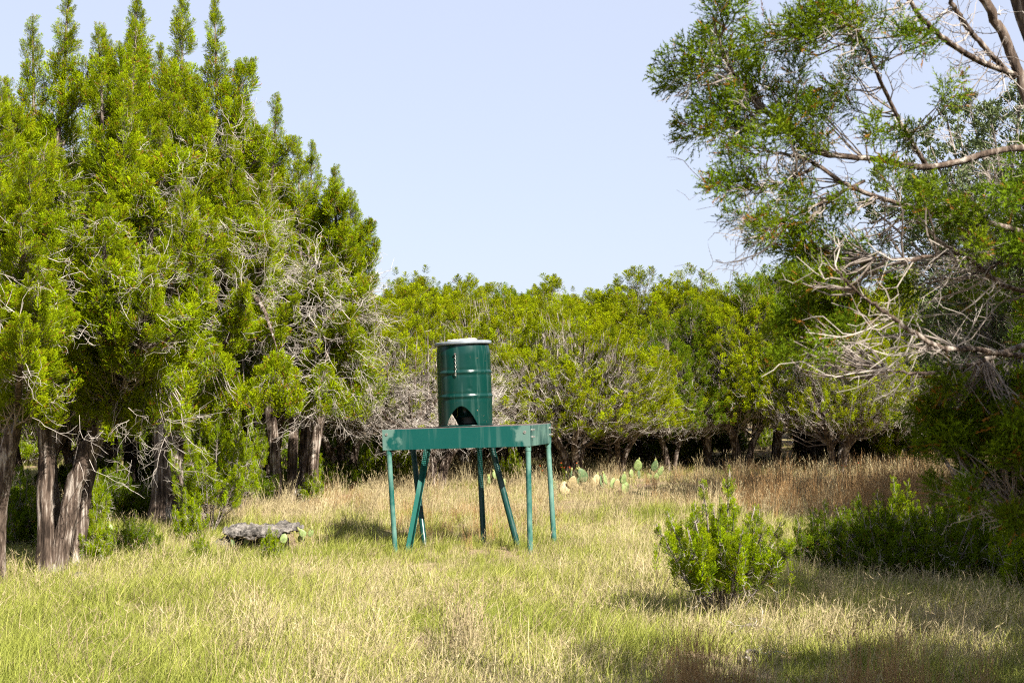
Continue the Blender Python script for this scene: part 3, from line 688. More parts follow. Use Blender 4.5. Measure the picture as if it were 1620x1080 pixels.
def bluestem():
    """rust coloured stands of tall grass"""
    rng = np.random.default_rng(31); P = []; I = []; S = []
    for (cx, cyy, sx, sy, n, sc, kind) in ((1215, 795, 42, 14, 120, .75, 7), (1390, 805, 60, 14, 190, .85, 7), (1170, 775, 60, 8, 90, .6, 9), (1290, 790, 60, 12, 80, .7, 9), (1480, 812, 50, 14, 120, .85, 7),
                                           (760, 815, 60, 14, 70, .55, 9), (720, 845, 60, 12, 30, .55, 9), (1095, 1130, 26, 14, 22, .6, 7), (1300, 1140, 60, 16, 24, .6, 9), (1440, 1140, 60, 16, 20, .65, 7), (1170, 1125, 30, 12, 20, .6, 9), (745, 1030, 16, 10, 9, .9, 8), (280, 970, 260, 50, 34, .75, 10), (900, 980, 260, 50, 44, .75, 10), (1380, 960, 140, 45, 40, .8, 10), (700, 870, 260, 25, 30, .8, 10), (1350, 960, 130, 35, 34, .6, 8), (600, 990, 300, 50, 26, .8, 11), (200, 990, 160, 50, 22, .8, 11), (560, 852, 26, 8, 14, .9, 11), (690, 862, 20, 6, 9, .8, 11), (1180, 775, 120, 12, 60, .6, 9), (1110, 790, 60, 10, 60, .5, 9), (560, 800, 60, 8, 60, .5, 9)):
        px = rng.normal(cx, sx, n); py = np.maximum(rng.normal(cyy, sy, n), 740)
        D = EYE * FPX / (py - HORY); x = (px - CX) / FPX * D
        P += list(np.stack([x, D, gz(x, D)], -1)); I += [kind] * n; S += list(sc * rng.uniform(.7, 1.2, n))
    n = len(P); S = np.repeat(np.array(S)[:, None], 3, 1)
    gn_scatter('tall_rust_grass', 'stands of tall rust brown grass stems in the meadow', P, I, np.stack([rng.normal(0, .08, n), rng.normal(0, .08, n), rng.random(n) * 6], -1), S, rng.random(n), TUFTS)
bluestem()

# ------------------------------------------------------------------ feeder stand and barrel
def box(buf, c, s, M4=None):
    c = np.array(c); s = np.array(s) / 2
    v = np.array([[x, y, z] for x in (-1, 1) for y in (-1, 1) for z in (-1, 1)]) * s + c
    f = [[0, 1, 3, 2], [4, 6, 7, 5], [0, 4, 5, 1], [2, 3, 7, 6], [0, 2, 6, 4], [1, 5, 7, 3]]
    if M4 is not None: v = np.array([tuple(M4 @ Vector(p)) for p in v])
    buf.add(v, f)
def bevel(o, w, seg=2):
    m = o.modifiers.new('bevel', 'BEVEL'); m.width = w; m.segments = seg; m.limit_method = 'ANGLE'
def paint(name, col, fade=None, rough=.35, worn=0, chips=True):
    m, t, b = M(name, col, rough, .3)
    n = noise(t, 3.5, 4); c = mix(t, mth(t, 'MULTIPLY', n, .2), col, tuple(min(1, x * 1.7 + .02) for x in col))
    st = noise(t, 16, 3, .6, mscale=(1, 1, .07)); c = mix(t, mth(t, 'MULTIPLY', ramp(t, st, [(.52, (0, 0, 0)), (.75, (1, 1, 1))]), .22), c, (.16, .24, .21))
    if chips:
        ch = noise(t, 42, 3, .6, mscale=(1, 1, .7)); big = noise(t, 3.1, 2)
        f = mth(t, 'MULTIPLY', ramp(t, ch, [(.69, (0, 0, 0)), (.705, (1, 1, 1))]), ramp(t, big, [(.52, (0, 0, 0)), (.6, (.9, .9, .9))]))
        c = mix(t, f, c, (.30, .17, .11))
    if worn:
        wn = noise(t, 5, 5, .65, mscale=(1, 1, .5)); c = mix(t, mth(t, 'MULTIPLY', ramp(t, wn, [(.42, (0, 0, 0)), (.65, (1, 1, 1))]), worn), c, (.20, .32, .26))
    if fade:
        tc = N(t, 'ShaderNodeTexCoord'); sp = N(t, 'ShaderNodeSeparateXYZ'); t.links.new(tc.outputs['Object'], sp.inputs[0])
        nn = noise(t, 7, 4, .55)
        ed = mth(t, 'ADD', mth(t, 'ABSOLUTE', sp.outputs[0]), mth(t, 'MULTIPLY', mth(t, 'SUBTRACT', nn, .5), .55))
        ed = mth(t, 'ADD', ed, mth(t, 'MULTIPLY', sp.outputs[2], .25))
        f = ramp(t, ed, [(fade, (0, 0, 0)), (min(fade + .06, 1), (.8, .8, .8))])
        c = mix(t, f, c, (.12, .20, .17))
    t.links.new(c, b.inputs['Base Color']); rn = noise(t, 20, 3)
    t.links.new(mth(t, 'MULTIPLY_ADD', rn, .2, rough - .1), b.inputs['Roughness'])
    return m
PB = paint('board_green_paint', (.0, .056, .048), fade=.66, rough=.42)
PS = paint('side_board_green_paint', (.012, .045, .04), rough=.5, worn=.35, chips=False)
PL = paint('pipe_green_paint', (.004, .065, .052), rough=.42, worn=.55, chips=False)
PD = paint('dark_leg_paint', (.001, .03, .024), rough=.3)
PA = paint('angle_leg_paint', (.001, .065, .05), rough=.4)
BA = paint('barrel_green_paint', (.0003, .024, .019), rough=.24)
STEEL, _, _b = M('bolt_steel', (.45, .42, .38), .4, .5); _b.inputs['Metallic'].default_value = .7
RUSTY, _t, _b = M('rusted_steel', (.15, .09, .08), .7)
_t.links.new(ramp(_t, noise(_t, 14, 4), [(.35, (.05, .04, .038)), (.65, (.15, .11, .105))]), _b.inputs['Base Color'])
RIM, _t, _b = M('grey_rim_steel', (.16, .18, .19), .45)
_t.links.new(ramp(_t, noise(_t, 9, 4), [(.35, (.12, .135, .15)), (.7, (.21, .235, .26))]), _b.inputs['Base Color'])

ang = R_(15)
e1 = np.array([math.cos(ang), -math.sin(ang), 0]); e2 = np.array([math.sin(ang), math.cos(ang), 0])
LT, WT, HB = 1.65, .95, .222
FR = np.array([.187, 15.0, 0]); ctr = FR - e1 * LT / 2 + e2 * WT / 2
cz = 1.322
gc = float(gz(ctr[0], ctr[1]))
stand = empty('feeder_stand', (ctr[0], ctr[1], gc)); tag(stand, 'green painted steel stand with splayed legs carrying the feed barrel', 'stand')
MW = Matrix.Translation((ctr[0], ctr[1], cz)) @ Matrix.Rotation(R_(-2.2), 4, 'Y') @ Matrix.Rotation(-ang, 4, 'Z') @ Matrix.Rotation(R_(-.6), 4, 'X')   # table-top frame in the world
ML = Matrix.Translation((0, 0, -gc)) @ Matrix.Translation((-ctr[0], -ctr[1], 0)) @ MW                           # the same in the stand's frame
def tpart(name, buf, mat, bev=0, smooth=False):
    o = link(name, buf.mesh(name, mat, smooth), stand); o.matrix_local = ML
    if bev: bevel(o, bev)
    return o
b = Buf(); box(b, (0, -WT / 2, -HB / 2), (LT, .006, HB)); tpart('front_board', b, PB, .002)
b = Buf(); box(b, (0, WT / 2, -HB / 2), (LT - .012, .006, HB)); tpart('back_board', b, PB, .002)
b = Buf(); box(b, (LT / 2 - .001, 0, -HB / 2), (.006, WT - .008, HB - .002)); tpart('side_board', b, PS, .002)['label'] = 'faded side board with a pale vertical streak'
b = Buf(); box(b, (-LT / 2 + .001, 0, -HB / 2), (.006, WT - .008, HB - .002)); tpart('side_board', b, PB, .002)
# expanded-metal grating
b = Buf(); step = .048; hw, hl = WT / 2 - .004, LT / 2 - .005
for sg in (-1, 1):
    for c0 in np.arange(-hl - 2 * hw, hl + 2 * hw, step):
        # line y = sg * (x - c0) * .55
        pts = []
        for y in (-hw, hw):
            pts.append((c0 + sg * y / .62, y))
        (x0, y0), (x1, y1) = pts
        # clip in x
        def clip(xa, ya, xb, yb):
            if xa < -hl: ya += (yb - ya) * (-hl - xa) / (xb - xa); xa = -hl
            if xa > hl: ya += (yb - ya) * (hl - xa) / (xb - xa); xa = hl
            return xa, ya
        if max(x0, x1) < -hl or min(x0, x1) > hl: continue
        a = clip(x0, y0, x1, y1); c = clip(x1, y1, x0, y0)
        d = Vector((c[0] - a[0], c[1] - a[1], 0)); L = d.length
        if L < .02: continue
        Mx = Matrix.Translation(((a[0] + c[0]) / 2, (a[1] + c[1]) / 2, .0 + sg * .0015)) @ Matrix.Rotation(math.atan2(d.y, d.x), 4, 'Z')
        box(b, (0, 0, 0), (L, .006, .004), Mx)
tpart('mesh_top', b, RUSTY)
# cross members below the grating
for y in (-.25, .25):
    b = Buf(); box(b, (0, y, -.03), (LT - .02, .04, .04)); tpart('cross_member', b, PD, .003)
b = Buf(); box(b, (0, -WT / 2 + .005, -.0), (LT - .01, .012, .003)); tpart('edge_strip', b, RUSTY)
b = Buf(); box(b, (LT / 2 - .013, 0, -.0), (.012, WT - .03, .003)); tpart('edge_strip', b, RUSTY)
# bolts
def bolt(p, d, L=.03, r=.007):
    b = Buf(); p = np.array(p, float); d = np.array(d, float)
    tubes(b, np.array([[p - d * .004, p + d * .006]]), np.full((1, 2), r * 1.9), 6, cap=True)
    tubes(b, np.array([[p, p + d * L]]), np.full((1, 2), r), 8, cap=True); tpart('bolt', b, STEEL)
for y in (-.41, .4):
    for z in (-.05, -.125): bolt((LT / 2 + .002, y, z), (1, 0, 0), .035)
bolt((-LT / 2 + .05, -WT / 2 - .003, -.05), (0, -1, 0), .006, .009); bolt((LT / 2 - .055, -WT / 2 - .003, -.07), (0, -1, 0), .006, .009)
# legs: top point in the table frame, foot as a picture column on the ground
def leg(tx, ty, fpx, fD, mat, r=.026, square=False, tz=-.1, nm='leg', label=None):
    a = ML @ Vector((tx, ty, tz)); x = (fpx - CX) / FPX * fD; f = Vector((x - ctr[0], fD - ctr[1], float(gz(x, fD)) - gc - .06))
    P = np.linspace(tuple(a), tuple(f), 6)
    b = Buf()
    if square:
        d = (f - a).normalized(); M4 = Matrix.Translation((a + f) / 2) @ d.to_track_quat('Z', 'Y').to_matrix().to_4x4() @ Matrix.Rotation(.5, 4, 'Z')
        L = (f - a).length; box(b, (0, -.0225, 0), (.062, .005, L), M4); box(b, (-.0285, .0025, 0), (.005, .055, L), M4)
        o = link(nm, b.mesh(nm, mat), stand)
    else:
        tubes(b, P[None], np.full((1, 6), r), 20, cap=True)
        tubes(b, np.linspace(tuple(a), tuple(a + (f - a) * .13), 2)[None], np.full((1, 2), r + .004), 20)
        o = link(nm, b.mesh(nm, mat, True), stand)
    if label: o['label'] = label
leg(-LT / 2 + .05, -WT / 2 + .04, 627, 15.35, PL, .0275)
leg(LT / 2 - .035, -WT / 2 + .04, 839, 14.98, PL, .029)
leg(LT / 2 - .03, WT / 2 - .05, 877, 15.75, PL, .029)
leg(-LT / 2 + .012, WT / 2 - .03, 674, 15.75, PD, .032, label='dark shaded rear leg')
leg(-LT / 2 + .42, -.12, 645, 15.35, PA, square=True, label='angle iron leg slanting to the left')
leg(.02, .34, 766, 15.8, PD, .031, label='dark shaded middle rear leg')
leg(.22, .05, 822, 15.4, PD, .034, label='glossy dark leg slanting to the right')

# barrel
RB, HBR = .298, .90
barrel = empty('feed_barrel', tuple(MW @ Vector((-.022, 0, .006)))); barrel.rotation_euler = (MW.to_euler())
tag(barrel, 'upright dark green steel drum with arched openings standing on the green table', 'barrel')
def prof(z):
    r = RB + .0015 * math.sin(z * 7)
    for zr in (.325, .585): r += .0115 * math.exp(-((z - zr) / .0125) ** 2) - .003 * math.exp(-((abs(z - zr) - .03) / .011) ** 2)
    if z > .78: r -= .014 * min(1, ((z - .78) / .1)) ** 1.5
    return r
b = Buf(); nth = 168; front = math.atan2(-1, 0) + ang
rows = 70; Vv = np.zeros((nth, rows, 3))
for i in range(nth):
    th = 2 * math.pi * i / nth; zb = .012
    for k in range(3):
        c0 = front - R_(7) + k * 2 * math.pi / 3; d = (th - c0 + math.pi) % (2 * math.pi) - math.pi
        u = abs(d * RB) / .18
        if u < 1: zb = max(zb, .012 + .205 * (1 - u ** 1.85) ** .95)
    for j in range(rows):
        z = zb + (HBR - zb) * j / (rows - 1); r = prof(z)
        r += -.006 * math.exp(-(((th - front - .22 + math.pi) % (2 * math.pi) - math.pi) / .07) ** 2 - ((z - .41) / .018) ** 2)      # a small dent
        Vv[i, j] = (r * math.cos(th), r * math.sin(th), z)
i = np.arange(nth)[:, None]; j = np.arange(rows - 1)[None]; i2 = (i + 1) % nth
b.add(Vv.reshape(-1, 3), np.stack([i * rows + j, i2 * rows + j, i2 * rows + j + 1, i * rows + j + 1], -1).reshape(-1, 4))
o = link('drum_shell', b.mesh('drum_shell', BA, True), barrel); sm = o.modifiers.new('wall', 'SOLIDIFY'); sm.thickness = .0035; sm.offset = -1
def ringmesh(prof_, mat, name, parent, nth=72, M4=None):
    b = Buf(); pr = np.array(prof_); k = len(pr); th = np.arange(nth) * 2 * math.pi / nth
    Vr = np.stack([pr[None, :, 0] * np.cos(th)[:, None], pr[None, :, 0] * np.sin(th)[:, None], np.broadcast_to(pr[None, :, 1], (nth, k))], -1)
    i = np.arange(nth)[:, None]; j = np.arange(k - 1)[None]; i2 = (i + 1) % nth
    b.add(Vr.reshape(-1, 3), np.stack([i * k + j, i2 * k + j, i2 * k + j + 1, i * k + j + 1], -1).reshape(-1, 4))
    o = link(name, b.mesh(name, mat, True), parent)
    if M4: o.matrix_local = M4
    return o
base_ring = ringmesh([(RB - .012, 0), (RB + .006, 0), (RB + .008, .006), (RB + .006, .012), (RB - .004, .014), (RB - .03, .012), (.0, .012)], BA, 'bottom_ring', barrel)
tilt = Matrix.Translation((0, 0, HBR)) @ Matrix.Rotation(R_(-1.2), 4, 'Y')
ringmesh([(0, .012), (.2, .012), (RB - .035, .008), (RB - .02, .022), (RB + .006, .026), (RB + .016, .02), (RB + .016, -.006), (RB + .008, -.012), (RB - .01, -.006)], RIM, 'lid', barrel, M4=tilt)
# funnel inside
ringmesh([(RB - .02, .46), (.09, .2), (.09, .12), (.11, .1)], BA, 'funnel', barrel, 48)
# chain hanging on the front
def chain():
    hook = front - R_(15); b = Buf(); n = 11
    for k in range(n):
        z = .775 - k * .0225; r = RB + .008 + (.012 if abs(z - .585) < .025 else 0); ctr_ = np.array([r * math.cos(hook), r * math.sin(hook), z])
        tn = np.array([-math.sin(hook), math.cos(hook), 0]); nn = np.array([math.cos(hook), math.sin(hook), 0]); sd = tn if k % 2 else nn
        sd = nrm(tn * (1 if k % 2 else .35) + nn * (.25 if k % 2 else 1))
        t = np.linspace(0, 2 * math.pi, 13); P = ctr_ + sd * (np.cos(t) * .0075)[:, None] + np.array([0, 0, 1]) * (np.sin(t) * .0145)[:, None]
        tubes(b, P[None], np.full((1, 13), .0026), 5)
    ch = link('chain', b.mesh('chain', STEEL, True), barrel)
    b = Buf(); p = np.array([(RB - .01) * math.cos(hook), (RB - .01) * math.sin(hook), .785]); nn = np.array([math.cos(hook), math.sin(hook), 0])
    tubes(b, np.array([[p, p + nn * .03]]), np.full((1, 2), .009), 8, cap=True)
    link('chain_bolt', b.mesh('chain_bolt', RUSTY), ch)
chain()

# ------------------------------------------------------------------ stone
def stone(name, sub, scale, amp, seed, mat, flat=0., fr=1.6, pits=0.):
    bm = bmesh.new(); bmesh.ops.create_icosphere(bm, subdivisions=sub, radius=1)
    mx = max(scale); k = .42 / mx
    for v in bm.verts:
        p = v.co.normalized(); e = .6 if flat else .9
        c = [math.copysign(abs(a) ** (e if q == 2 else .85), a) * scale[q] for q, a in enumerate(p)]
        r = Vector(c); n = Vector([p[q] / scale[q] for q in range(3)]).normalized(); w = r * k * 6 + Vector((seed, seed * .7, 0))
        d = amp * (.22 * mnoise.noise(w * .55) + .16 * mnoise.noise(w * 1.3) + .09 * mnoise.noise(w * 2.9))
        if pits: d -= pits * (.16 * max(0, mnoise.noise(w * 2.4 + Vector((9, 3, 1))) - .1) + .14 * max(0, mnoise.noise(w * 5 + Vector((2, 5, 1))) - .08))
        v.co = r + n * d * mx + Vector((0, 0, scale[2] * .5 * mnoise.noise(Vector((w.x, w.y, 0)) * .35)))
    me = bpy.data.meshes.new(name); bm.to_mesh(me); bm.free(); me.materials.append(mat)
    for p in me.polygons: p.use_smooth = sub < 5
    return me
LIME, t, b_ = M('weathered_limestone', rough=.9)
n1 = noise(t, 9, 6, .7); n2 = noise(t, 34, 4, .6)
t.links.new(mix(t, ramp(t, n2, [(.5, (0, 0, 0)), (.68, (.75, .75, .75))]), ramp(t, n1, [(.38, (.025, .022, .019)), (.52, (.12, .108, .094)), (.7, (.32, .29, .26))]), (.07, .06, .055)), b_.inputs['Base Color']); bump(t, b_, n2, .8, .02)
WHITE, t, b_ = M('pale_limestone', rough=.85)
t.links.new(ramp(t, noise(t, 12, 5), [(.35, (.36, .34, .29)), (.65, (.55, .53, .46))]), b_.inputs['Base Color'])
p = at(412, 856)
rock = empty('flat_rock', p, .12); tag(rock, 'pitted grey limestone slab propped over dark rock in the grass', 'rock')
o = link('slab', stone('slab', 6, (.46, .25, .055), .5, 4.2, LIME, flat=1, pits=1.3), rock); o.location = (.03, -.04, .235); o.rotation_euler = (.16, R_(-3), 0)
o = link('boulder_base', stone('boulder_base', 5, (.34, .2, .16), .7, 8.1, LIME, pits=1.2), rock); o.location = (-.0, .12, .05)
o = link('broken_flank', stone('broken_flank', 5, (.18, .13, .1), .7, 2.6, LIME, pits=1.2), rock); o.location = (-.40, -.06, .04); o.rotation_euler = (0, R_(-38), .3)
cap = link('flat_stone', stone('flat_stone', 4, (.165, .12, .019), .25, 5.5, WHITE, flat=1)); tag(cap, 'pale flat stone weighing down the lid of the barrel', 'stone')
cap.location = MW @ Vector((-.022, -.03, HBR + .048)); cap.rotation_euler = (0, R_(-3.2), .1)
for (px, py, s, lab) in ((128, 910, .075, 'small grey stone at the roots of the big juniper'), (83, 913, .05, 'smaller grey stone touching the foot of the big juniper'), ):
    q = at(px, py); o = link('small_stone', stone('small_stone', 3, (s * 1.3, s, s * .7), .3, px * .1, LIME)); o.location = q + Vector((0, 0, s * .35)); tag(o, lab, 'stone', 'loose stones')

# ------------------------------------------------------------------ prickly pears
def pad_mesh(seed):
    rng = np.random.default_rng(seed); nu, nv = 20, 12; Vv = []
    for i in range(nu):
        t = i / (nu - 1); z = t; wd = (math.sin(math.pi * min(1, t ** .8)) ** .62) * .40 * (1 + .06 * math.sin(seed + t * 5)); wd = max(wd, .02 if t < .5 else .002)
        th = .07 * math.sin(math.pi * t) ** .5 + .012 if 0 < t < 1 else .01
        for j in range(nv):
            a = 2 * math.pi * j / nv; Vv.append((wd * math.cos(a), th * math.sin(a) + .03 * math.sin(3 * t + seed), z))
    Vv = np.array(Vv); i = np.arange(nu - 1)[:, None]; j = np.arange(nv)[None]; j2 = (j + 1) % nv
    F = np.stack([i * nv + j, i * nv + j2, (i + 1) * nv + j2, (i + 1) * nv + j], -1).reshape(-1, 4)
    b = Buf(); b.add(Vv, F, .5)
    b.add(Vv[-nv:], np.array([[0, k, k + 1] for k in range(1, nv - 1)]), .5)
    # spine clusters standing off both faces
    m = 46; t = rng.uniform(.12, .95, m); wd = np.sin(math.pi * t ** .8) ** .62 * .34; x = rng.uniform(-1, 1, m) * wd; s = np.where(rng.random(m) < .5, -1., 1.)
    P = np.stack([x, s * .055 * np.sin(math.pi * t) ** .5, t], -1)
    for q in range(2): kites(b, P, nrm(np.stack([rng.normal(0, .5, m), s, rng.normal(0, .5, m)], -1)), np.full(m, .09), np.full(m, .006), rng, np.full(m, 2.))
    return b
def pad_mat(name, a, b2):
    m, t, b = M(name, rough=.55, spec=.35)
    at_ = N(t, 'ShaderNodeAttribute', attribute_name='tint'); vo = N(t, 'ShaderNodeTexVoronoi'); vo.inputs['Scale'].default_value = 9
    tc = N(t, 'ShaderNodeTexCoord'); t.links.new(tc.outputs['Object'], vo.inputs['Vector'])
    c = ramp(t, noise(t, 3.5, 3), [(.35, a), (.65, b2)]); c = mix(t, ramp(t, vo.outputs['Distance'], [(.07, (1, 1, 1)), (.13, (0, 0, 0))]), c, (.38, .30, .16))
    c = mix(t, mth(t, 'GREATER_THAN', at_.outputs['Fac'], 1.), c, (.65, .58, .42)); t.links.new(c, b.inputs['Base Color']); return m
PGRN = pad_mat('green_pad', (.11, .16, .05), (.21, .27, .09)); PDRK = pad_mat('dark_pad', (.045, .085, .035), (.09, .135, .05)); PTAN = pad_mat('withered_pad', (.22, .17, .08), (.36, .29, .15))
_pm = [pad_mesh(k) for k in (1, 2, 3)]
PADS = {k: [q.mesh('pad', m, True) for q in _pm] for k, m in (('g', PGRN), ('d', PDRK), ('t', PTAN))}
FRUIT = stone('fruit', 2, (.016, .016, .028), .05, 1, M('cactus_fruit', (.22, .22, .07), .5)[0])
def pear(label, spec, px, py, seed):
    """spec rows: px, py(base of pad), height in px, turn, tilt, colour"""
    root = empty('prickly_pear', at(px, py)); tag(root, label, 'cactus', 'prickly pears in the meadow')
    rng = random.Random(seed); D = root.location.y; s = D / FPX
    for (x, y, h, turn, tilt, c) in spec:
        o = link('pad', PADS[c][rng.randrange(3)], root)
        z = (py - y) * s; k = h * s * .88; o.scale = (k * rng.uniform(.85, 1.05), k, k)
        o.location = ((x - px) * s, rng.uniform(-.12, .12), z + .02); o.rotation_euler = (R_(rng.uniform(-22, 18)), R_(tilt * 1.3 + rng.uniform(-16, 16)), R_(turn + rng.uniform(-20, 20)))
        if y < py - 12 or rng.random() < .25:
            for q in range(rng.choice((1, 2))):
                f = link('fruit', FRUIT, o); f.location = (rng.uniform(-.15, .15), 0, .99); f.scale = (1 / k,) * 3; f.rotation_euler = (0, rng.uniform(-.5, .5), 0)
pear('prickly pear of mixed tan and green pads, nearest the right legs of the stand', [
    (882, 772, 24, 60, -10, 'd'), (893, 778, 26, 15, -6, 't'), (902, 768, 24, 35, 8, 't'), (908, 780, 24, 20, 14, 't'), (912, 772, 28, 60, 0, 'd'), (918, 778, 22, 25, -6, 't'), (899, 756, 14, 70, 0, 'd'), (903, 752, 16, 65, 10, 'd'),
    (927, 758, 28, 12, -18, 'd'), (917, 757, 22, 82, 0, 'g'), (930, 774, 26, 10, 5, 't'), (937, 769, 20, -15, 0, 't'), (942, 764, 22, 20, 12, 't')], 912, 780, 1)
pear('middle prickly pear with tan and dull green pads crowded together', [
    (953, 768, 26, 55, 6, 'd'), (960, 762, 22, 75, -6, 'g'), (949, 774, 20, -30, 4, 't'), (968, 768, 20, 30, 12, 'g'), (975, 770, 20, 20, -10, 't'), (985, 762, 20, 30, 6, 'g'), (990, 778, 24, 15, -4, 'g'), (979, 764, 14, 50, 0, 't')], 966, 779, 2)
pear('prickly pear with one tall pale pad at the right end of the row', [
    (1008, 750, 22, 12, -4, 'g'), (998, 762, 16, 40, 0, 'g'), (1033, 751, 22, 45, 6, 'd'), (1041, 757, 18, 30, 14, 'g'), (1026, 764, 15, 10, 0, 'g'), (1012, 763, 16, 55, -14, 'd'), (1036, 765, 15, 10, 10, 'g')], 1020, 766, 3)
pear('prickly pear with round pads in front of the flat rock', [
    (416, 843, 15, 15, -20, 'g'), (424, 845, 15, 25, 14, 'g'), (438, 842, 22, 20, 4, 'd'), (451, 846, 18, 10, 6, 'g'), (483, 838, 17, 15, -16, 'g'), (491, 838, 15, 25, 18, 'g'), (373, 852, 17, 60, -8, 'd'), (394, 848, 15, 50, 8, 'd'), (475, 848, 16, 15, -6, 'g'), (386, 862, 12, 10, 0, 'g')], 440, 858, 4)
pear('small prickly pear with three pale pads left of the flat rock', [(202, 850, 17, 15, -8, 'g'), (210, 850, 16, 50, 10, 'g'), (178, 835, 12, 40, 0, 'g')], 205, 854, 5)
pear('low yellow green prickly pear under the middle of the feeder table', [(786, 757, 16, 10, 0, 'g'), (776, 765, 15, 30, -10, 'g'), (796, 768, 14, 15, 10, 'g')], 786, 770, 6)

# ------------------------------------------------------------------ young junipers and shrubs
def sapling(seed, H, Rc, n, plumes, fol=JUNY, kl=.035, kw=.0055, pl=.16, pr=.045, tufts=10, per=9, fan=.95, lo=.1, dead=60, drop=.55, rr=.30, gn='young'):
    T = Tree(seed, gn, 1.1); rng = T.rng; st = []
    for i in range(n):
        f = math.sqrt((i + .3) / n); a = i * 2.39996
        h = H * (1 - drop * f ** 1.5) * rng.uniform(.82, 1.05); r = Rc * f * fan
        top = np.array([math.cos(a) * r, math.sin(a) * r, h]); b0 = np.array([math.cos(a) * .03, math.sin(a) * .03, -.03])
        mid = top * .45; mid[2] = h * .33
        P = T.stem([b0, mid, top], .012, .003, 6, flute=.05, k=14, flare=False)
        T.leader(P, max(lo, h * .22), Rc * rr, plumes, upness=.8, pl=pl, pr=pr, tufts=tufts, per=per, kl=kl, kw=kw, elev=.8, rust=.01)
    T.dead(dead, Lr=(.06, .2), forks=4, rad=.0025, zr=(0, H * .45))
    return T.meshes('young_juniper', fol, BARKG)
BU = sapling(41, 1.12, .58, 21, 82, tufts=10, per=10, kl=.026, kw=.0036, pr=.026, pl=.125, drop=.38, rr=.15, fan=1.0, lo=.26, dead=90)
o = place(BU, 'juniper_bush', 'bright green young juniper bush standing alone in the grass, right foreground', 'bush', at(1140, 974), .3, 1.0)
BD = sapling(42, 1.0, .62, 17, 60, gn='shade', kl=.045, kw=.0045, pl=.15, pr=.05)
BG = sapling(43, 1.1, .42, 11, 64, kl=.045, kw=.0045, pl=.15, pr=.05)
G2 = 'low juniper shrubs in the shade'
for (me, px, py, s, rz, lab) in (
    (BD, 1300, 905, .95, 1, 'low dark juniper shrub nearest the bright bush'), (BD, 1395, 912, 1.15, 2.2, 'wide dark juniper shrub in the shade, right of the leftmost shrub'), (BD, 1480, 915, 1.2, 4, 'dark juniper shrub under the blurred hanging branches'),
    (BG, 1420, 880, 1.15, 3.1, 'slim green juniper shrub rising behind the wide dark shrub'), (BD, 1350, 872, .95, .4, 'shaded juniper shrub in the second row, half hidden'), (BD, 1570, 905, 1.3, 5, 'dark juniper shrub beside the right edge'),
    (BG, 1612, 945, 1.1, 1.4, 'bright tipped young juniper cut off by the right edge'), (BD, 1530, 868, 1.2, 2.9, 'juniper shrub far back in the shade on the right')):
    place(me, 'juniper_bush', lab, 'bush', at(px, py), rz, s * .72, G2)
G3 = 'low shrubs below the left trees'
for (me, px, py, s, rz, lab) in (
    (BG, 150, 895, .62, .2, 'low green shrub right beside the big trunks'), (BD, 215, 880, .5, 1.9, 'small rounded shrub in front of the thick grey trunk'), (BG, 300, 850, .6, 3.7, 'thin shrub below the thick grey trunk, left of the young cedar'),
    (BG, 430, 882, .36, 2.2, 'tiny juniper seedling in front of the flat rock'), (BG, 318, 885, .3, 4.4, 'tiny dark seedling left of the flat rock'), (BD, 110, 860, .6, 5.1, 'shaded shrub behind the big trunks'), (BD, 38, 866, .95, 1.1, 'dark shrub filling the gap between the two leftmost trunks'), (BD, -12, 850, 1.1, 3.1, 'dark shrub behind the leftmost trunk, cut by the left edge'), (BG, 140, 838, .8, 2.1, 'slim shrub further back in the wood behind the big trunks'), (BD, 180, 822, .9, .1, 'dark shrub in the back, left of the thick grey trunk'),
    (BG, 640, 775, 1.0, .9, 'bright low shrub under the left end of the feeder table'), (BG, 590, 772, .8, 2, 'small shrub behind the left front leg of the stand'), (BG, 810, 765, .7, 3.3, 'yellow green shrub behind the slanting legs of the stand'), (BD, 228, 818, .5, .6, 'shrub between the trunks in the left wood')):
    place(me, 'juniper_bush', lab, 'bush', at(px, py), rz, s, G3)
def understorey():
    rng = np.random.default_rng(77); P = []; I = []; S = []
    for i in range(122):
        if i < 95: y = rng.uniform(30.5, 40); x = rng.uniform(-.42, .42) * y
        else: y = rng.uniform(19.5, 27); x = (rng.uniform(90, 560) - CX) / FPX * y
        s = rng.uniform(.7, 1.5) * (.62 if i >= 95 else 1); kd = int(rng.integers(0, 2)); rz = rng.random() * 6.28
        for q, k in enumerate(('trunk', 'branches', 'crown')): P.append((x, y, float(gz(x, y)))); I.append(kd * 3 + q); S.append((s * 1.2, s * 1.2, s, rz))
    S = np.array(S)
    gn_scatter('woodland_understorey', 'low shaded shrubs between the trunks of the wood', P, I, np.stack([S[:, 3] * 0, S[:, 3] * 0, S[:, 3]], -1), S[:, :3], np.full(len(P), .5), [m[k] for m in (BD, BG) for k in ('trunk', 'branches', 'crown')])
understorey()
YC = sapling(44, 2.5, .75, 12, 120, kl=.05, kw=.0055, pl=.17, pr=.07, dead=110, lo=.4)
place(YC, 'young_cedar', 'young cedar with feathery green boughs just left of the flat rock', 'tree', at(335, 838), .5, .8)
place(YC, 'young_cedar', 'slender young cedar at the edge of the wood, left end of the clearing', 'tree', at(378, 812), 2.5, .72)

